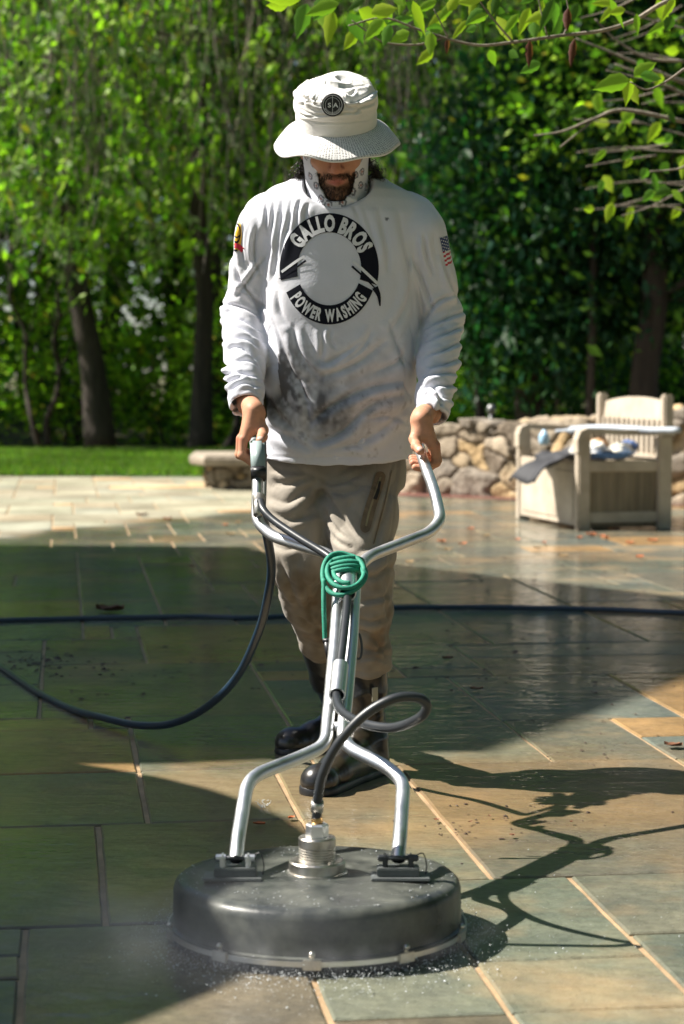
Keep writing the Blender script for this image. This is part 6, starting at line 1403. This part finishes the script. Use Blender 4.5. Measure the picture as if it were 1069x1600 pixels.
def water():
    M_W = bpy.data.materials.new("water_drop"); M_W.use_nodes = True; b = M_W.node_tree.nodes['Principled BSDF']; b.inputs['Base Color'].default_value = (.85, .88, .9, 1); b.inputs['Roughness'].default_value = .15; b.inputs['Transmission Weight'].default_value = .35; b.inputs['IOR'].default_value = 1.33
    rg = np.random.default_rng(3); V = []; F = []
    ico = [(0, 0, 1), (.894, 0, .447), (.276, .851, .447), (-.724, .526, .447), (-.724, -.526, .447), (.276, -.851, .447), (.724, .526, -.447), (-.276, .851, -.447), (-.894, 0, -.447), (-.276, -.851, -.447), (.724, -.526, -.447), (0, 0, -1)]
    icf = [(0, 1, 2), (0, 2, 3), (0, 3, 4), (0, 4, 5), (0, 5, 1), (1, 6, 2), (2, 7, 3), (3, 8, 4), (4, 9, 5), (5, 10, 1), (6, 7, 2), (7, 8, 3), (8, 9, 4), (9, 10, 5), (10, 6, 1), (11, 7, 6), (11, 8, 7), (11, 9, 8), (11, 10, 9), (11, 6, 10)]
    def drop(p, r, st=(1, 1, 1)):
        b_ = len(V)
        for q in ico: V.append((p[0]+q[0]*r*st[0], p[1]+q[1]*r*st[1], p[2]+q[2]*r*st[2]))
        for f in icf: F.append(tuple(i+b_ for i in f))
    for _ in range(3000):                             # ring of spray round the skirt
        a = rg.uniform(0, 2*math.pi); e = abs(rg.normal(0, .035)); r = RD+.004+e; z = max(.009, rg.exponential(.008)*(1-min(1, e/.12))+.008)
        drop((DC.x+r*math.cos(a), DC.y+r*math.sin(a), z), abs(rg.normal(.0001, .00025))+.0002, (1.5, 1.5, 1.6))
    for _ in range(800):                             # splashing to the front
        a = rg.normal(-math.pi/2, .7); r = RD+.01+abs(rg.normal(0, .09)); drop((DC.x+r*math.cos(a), DC.y+r*math.sin(a), .009+rg.exponential(.004)), abs(rg.normal(.0002, .0004))+.0002, (1.8, 2.2, .6))
    for _ in range(260): drop((DC.x+rg.uniform(.2, .9), DC.y+rg.uniform(-.5, .3), rg.uniform(.008, .14)*rg.uniform()**2+.008), abs(rg.normal(.0003, .0003))+.0002)
    for _ in range(60): g = G(412, 1260, .01); a = rg.uniform(0, 6.28); q = rg.uniform(0, 1); drop((g.x+.012*math.cos(a)*(.5+q), g.y+.012*math.sin(a)*(.5+q), .008+q*.014), .0012)
    for _ in range(500): a = rg.uniform(0, 6.28); r = RD*math.sqrt(rg.uniform(.05, .92)); drop((DC.x+r*math.cos(a), DC.y+r*math.sin(a), .1135+.006*(1-r/RD)), abs(rg.normal(.0002, .0005))+.00025, (1.5, 1.5, .5))
    tagit(mk("water_spray", V, F, M_W, None, True), "white droplets and spray splashing out round the skirt of the cleaner", "spray", kind='stuff')
water()
def mist():
    m = bpy.data.materials.new("fine_mist"); m.use_nodes = True; N = m.node_tree.nodes; L = m.node_tree.links; N.remove(N['Principled BSDF'])
    v = N.new('ShaderNodeVolumePrincipled'); v.inputs['Color'].default_value = (.92, .95, 1, 1); v.inputs['Anisotropy'].default_value = .3
    tc = N.new('ShaderNodeTexCoord'); mp = N.new('ShaderNodeMapping'); mp.inputs['Location'].default_value = (-.5, -.5, -.5); 
    ln = N.new('ShaderNodeVectorMath'); ln.operation = 'LENGTH'; sc_ = N.new('ShaderNodeVectorMath'); sc_.operation = 'MULTIPLY'; sc_.inputs[1].default_value = (2, 2, 2)
    L.new(tc.outputs['Generated'], mp.inputs[0]); L.new(mp.outputs[0], sc_.inputs[0]); L.new(sc_.outputs[0], ln.inputs[0])
    r = N.new('ShaderNodeMapRange'); r.interpolation_type = 'SMOOTHSTEP'; r.inputs[1].default_value = 1; r.inputs[2].default_value = .1; r.inputs[3].default_value = 0; r.inputs[4].default_value = 1.15; L.new(ln.outputs['Value'], r.inputs[0])
    nz = N.new('ShaderNodeTexNoise'); nz.inputs['Scale'].default_value = 5; nz.inputs['Detail'].default_value = 3; L.new(tc.outputs['Object'], nz.inputs[0])
    mr = N.new('ShaderNodeMapRange'); mr.inputs[1].default_value = .38; mr.inputs[2].default_value = .62; mr.inputs[3].default_value = .1; mr.inputs[4].default_value = 1; L.new(nz.outputs[0], mr.inputs[0])
    mu = N.new('ShaderNodeMath'); mu.operation = 'MULTIPLY'; L.new(r.outputs[0], mu.inputs[0]); L.new(mr.outputs[0], mu.inputs[1]); L.new(mu.outputs[0], v.inputs['Density']); L.new(v.outputs[0], N['Material Output'].inputs['Volume'])
    bm = bmesh.new(); bmesh.ops.create_icosphere(bm, subdivisions=3, radius=1); V = [(v_.co.x*.55-.36, v_.co.y*.36+3.36, v_.co.z*.11+.09) for v_ in bm.verts]; F = [[q.index for q in f.verts] for f in bm.faces]; bm.free()
    V = [(x, y, max(z, .012)) for x, y, z in V]
    tagit(mk("mist", V, F, m, None, True), "faint mist of water drifting low round the cleaner", "mist", kind='stuff')
mist()
def skirt_mist():
    bm = bmesh.new(); bmesh.ops.create_icosphere(bm, subdivisions=4, radius=1); V = [(v_.co.x*.40+DC.x-.03, v_.co.y*.36+DC.y-.04, max(.011, v_.co.z*.055+.02)) for v_ in bm.verts]; F = [[q.index for q in f.verts] for f in bm.faces]; bm.free()
    m = bpy.data.materials["fine_mist"].copy(); m.name = "skirt_mist"
    for nd in m.node_tree.nodes:
        if nd.type == 'MAP_RANGE' and nd.interpolation_type == 'SMOOTHSTEP': nd.inputs[1].default_value = 1.0; nd.inputs[2].default_value = .5; nd.inputs[4].default_value = 4.5
        if nd.type == 'TEX_NOISE': nd.inputs['Scale'].default_value = 22
    tagit(mk("spray_mist", V, F, m, None, True), "thin white spray hugging the brush skirt of the cleaner", "spray", kind='stuff')
skirt_mist()
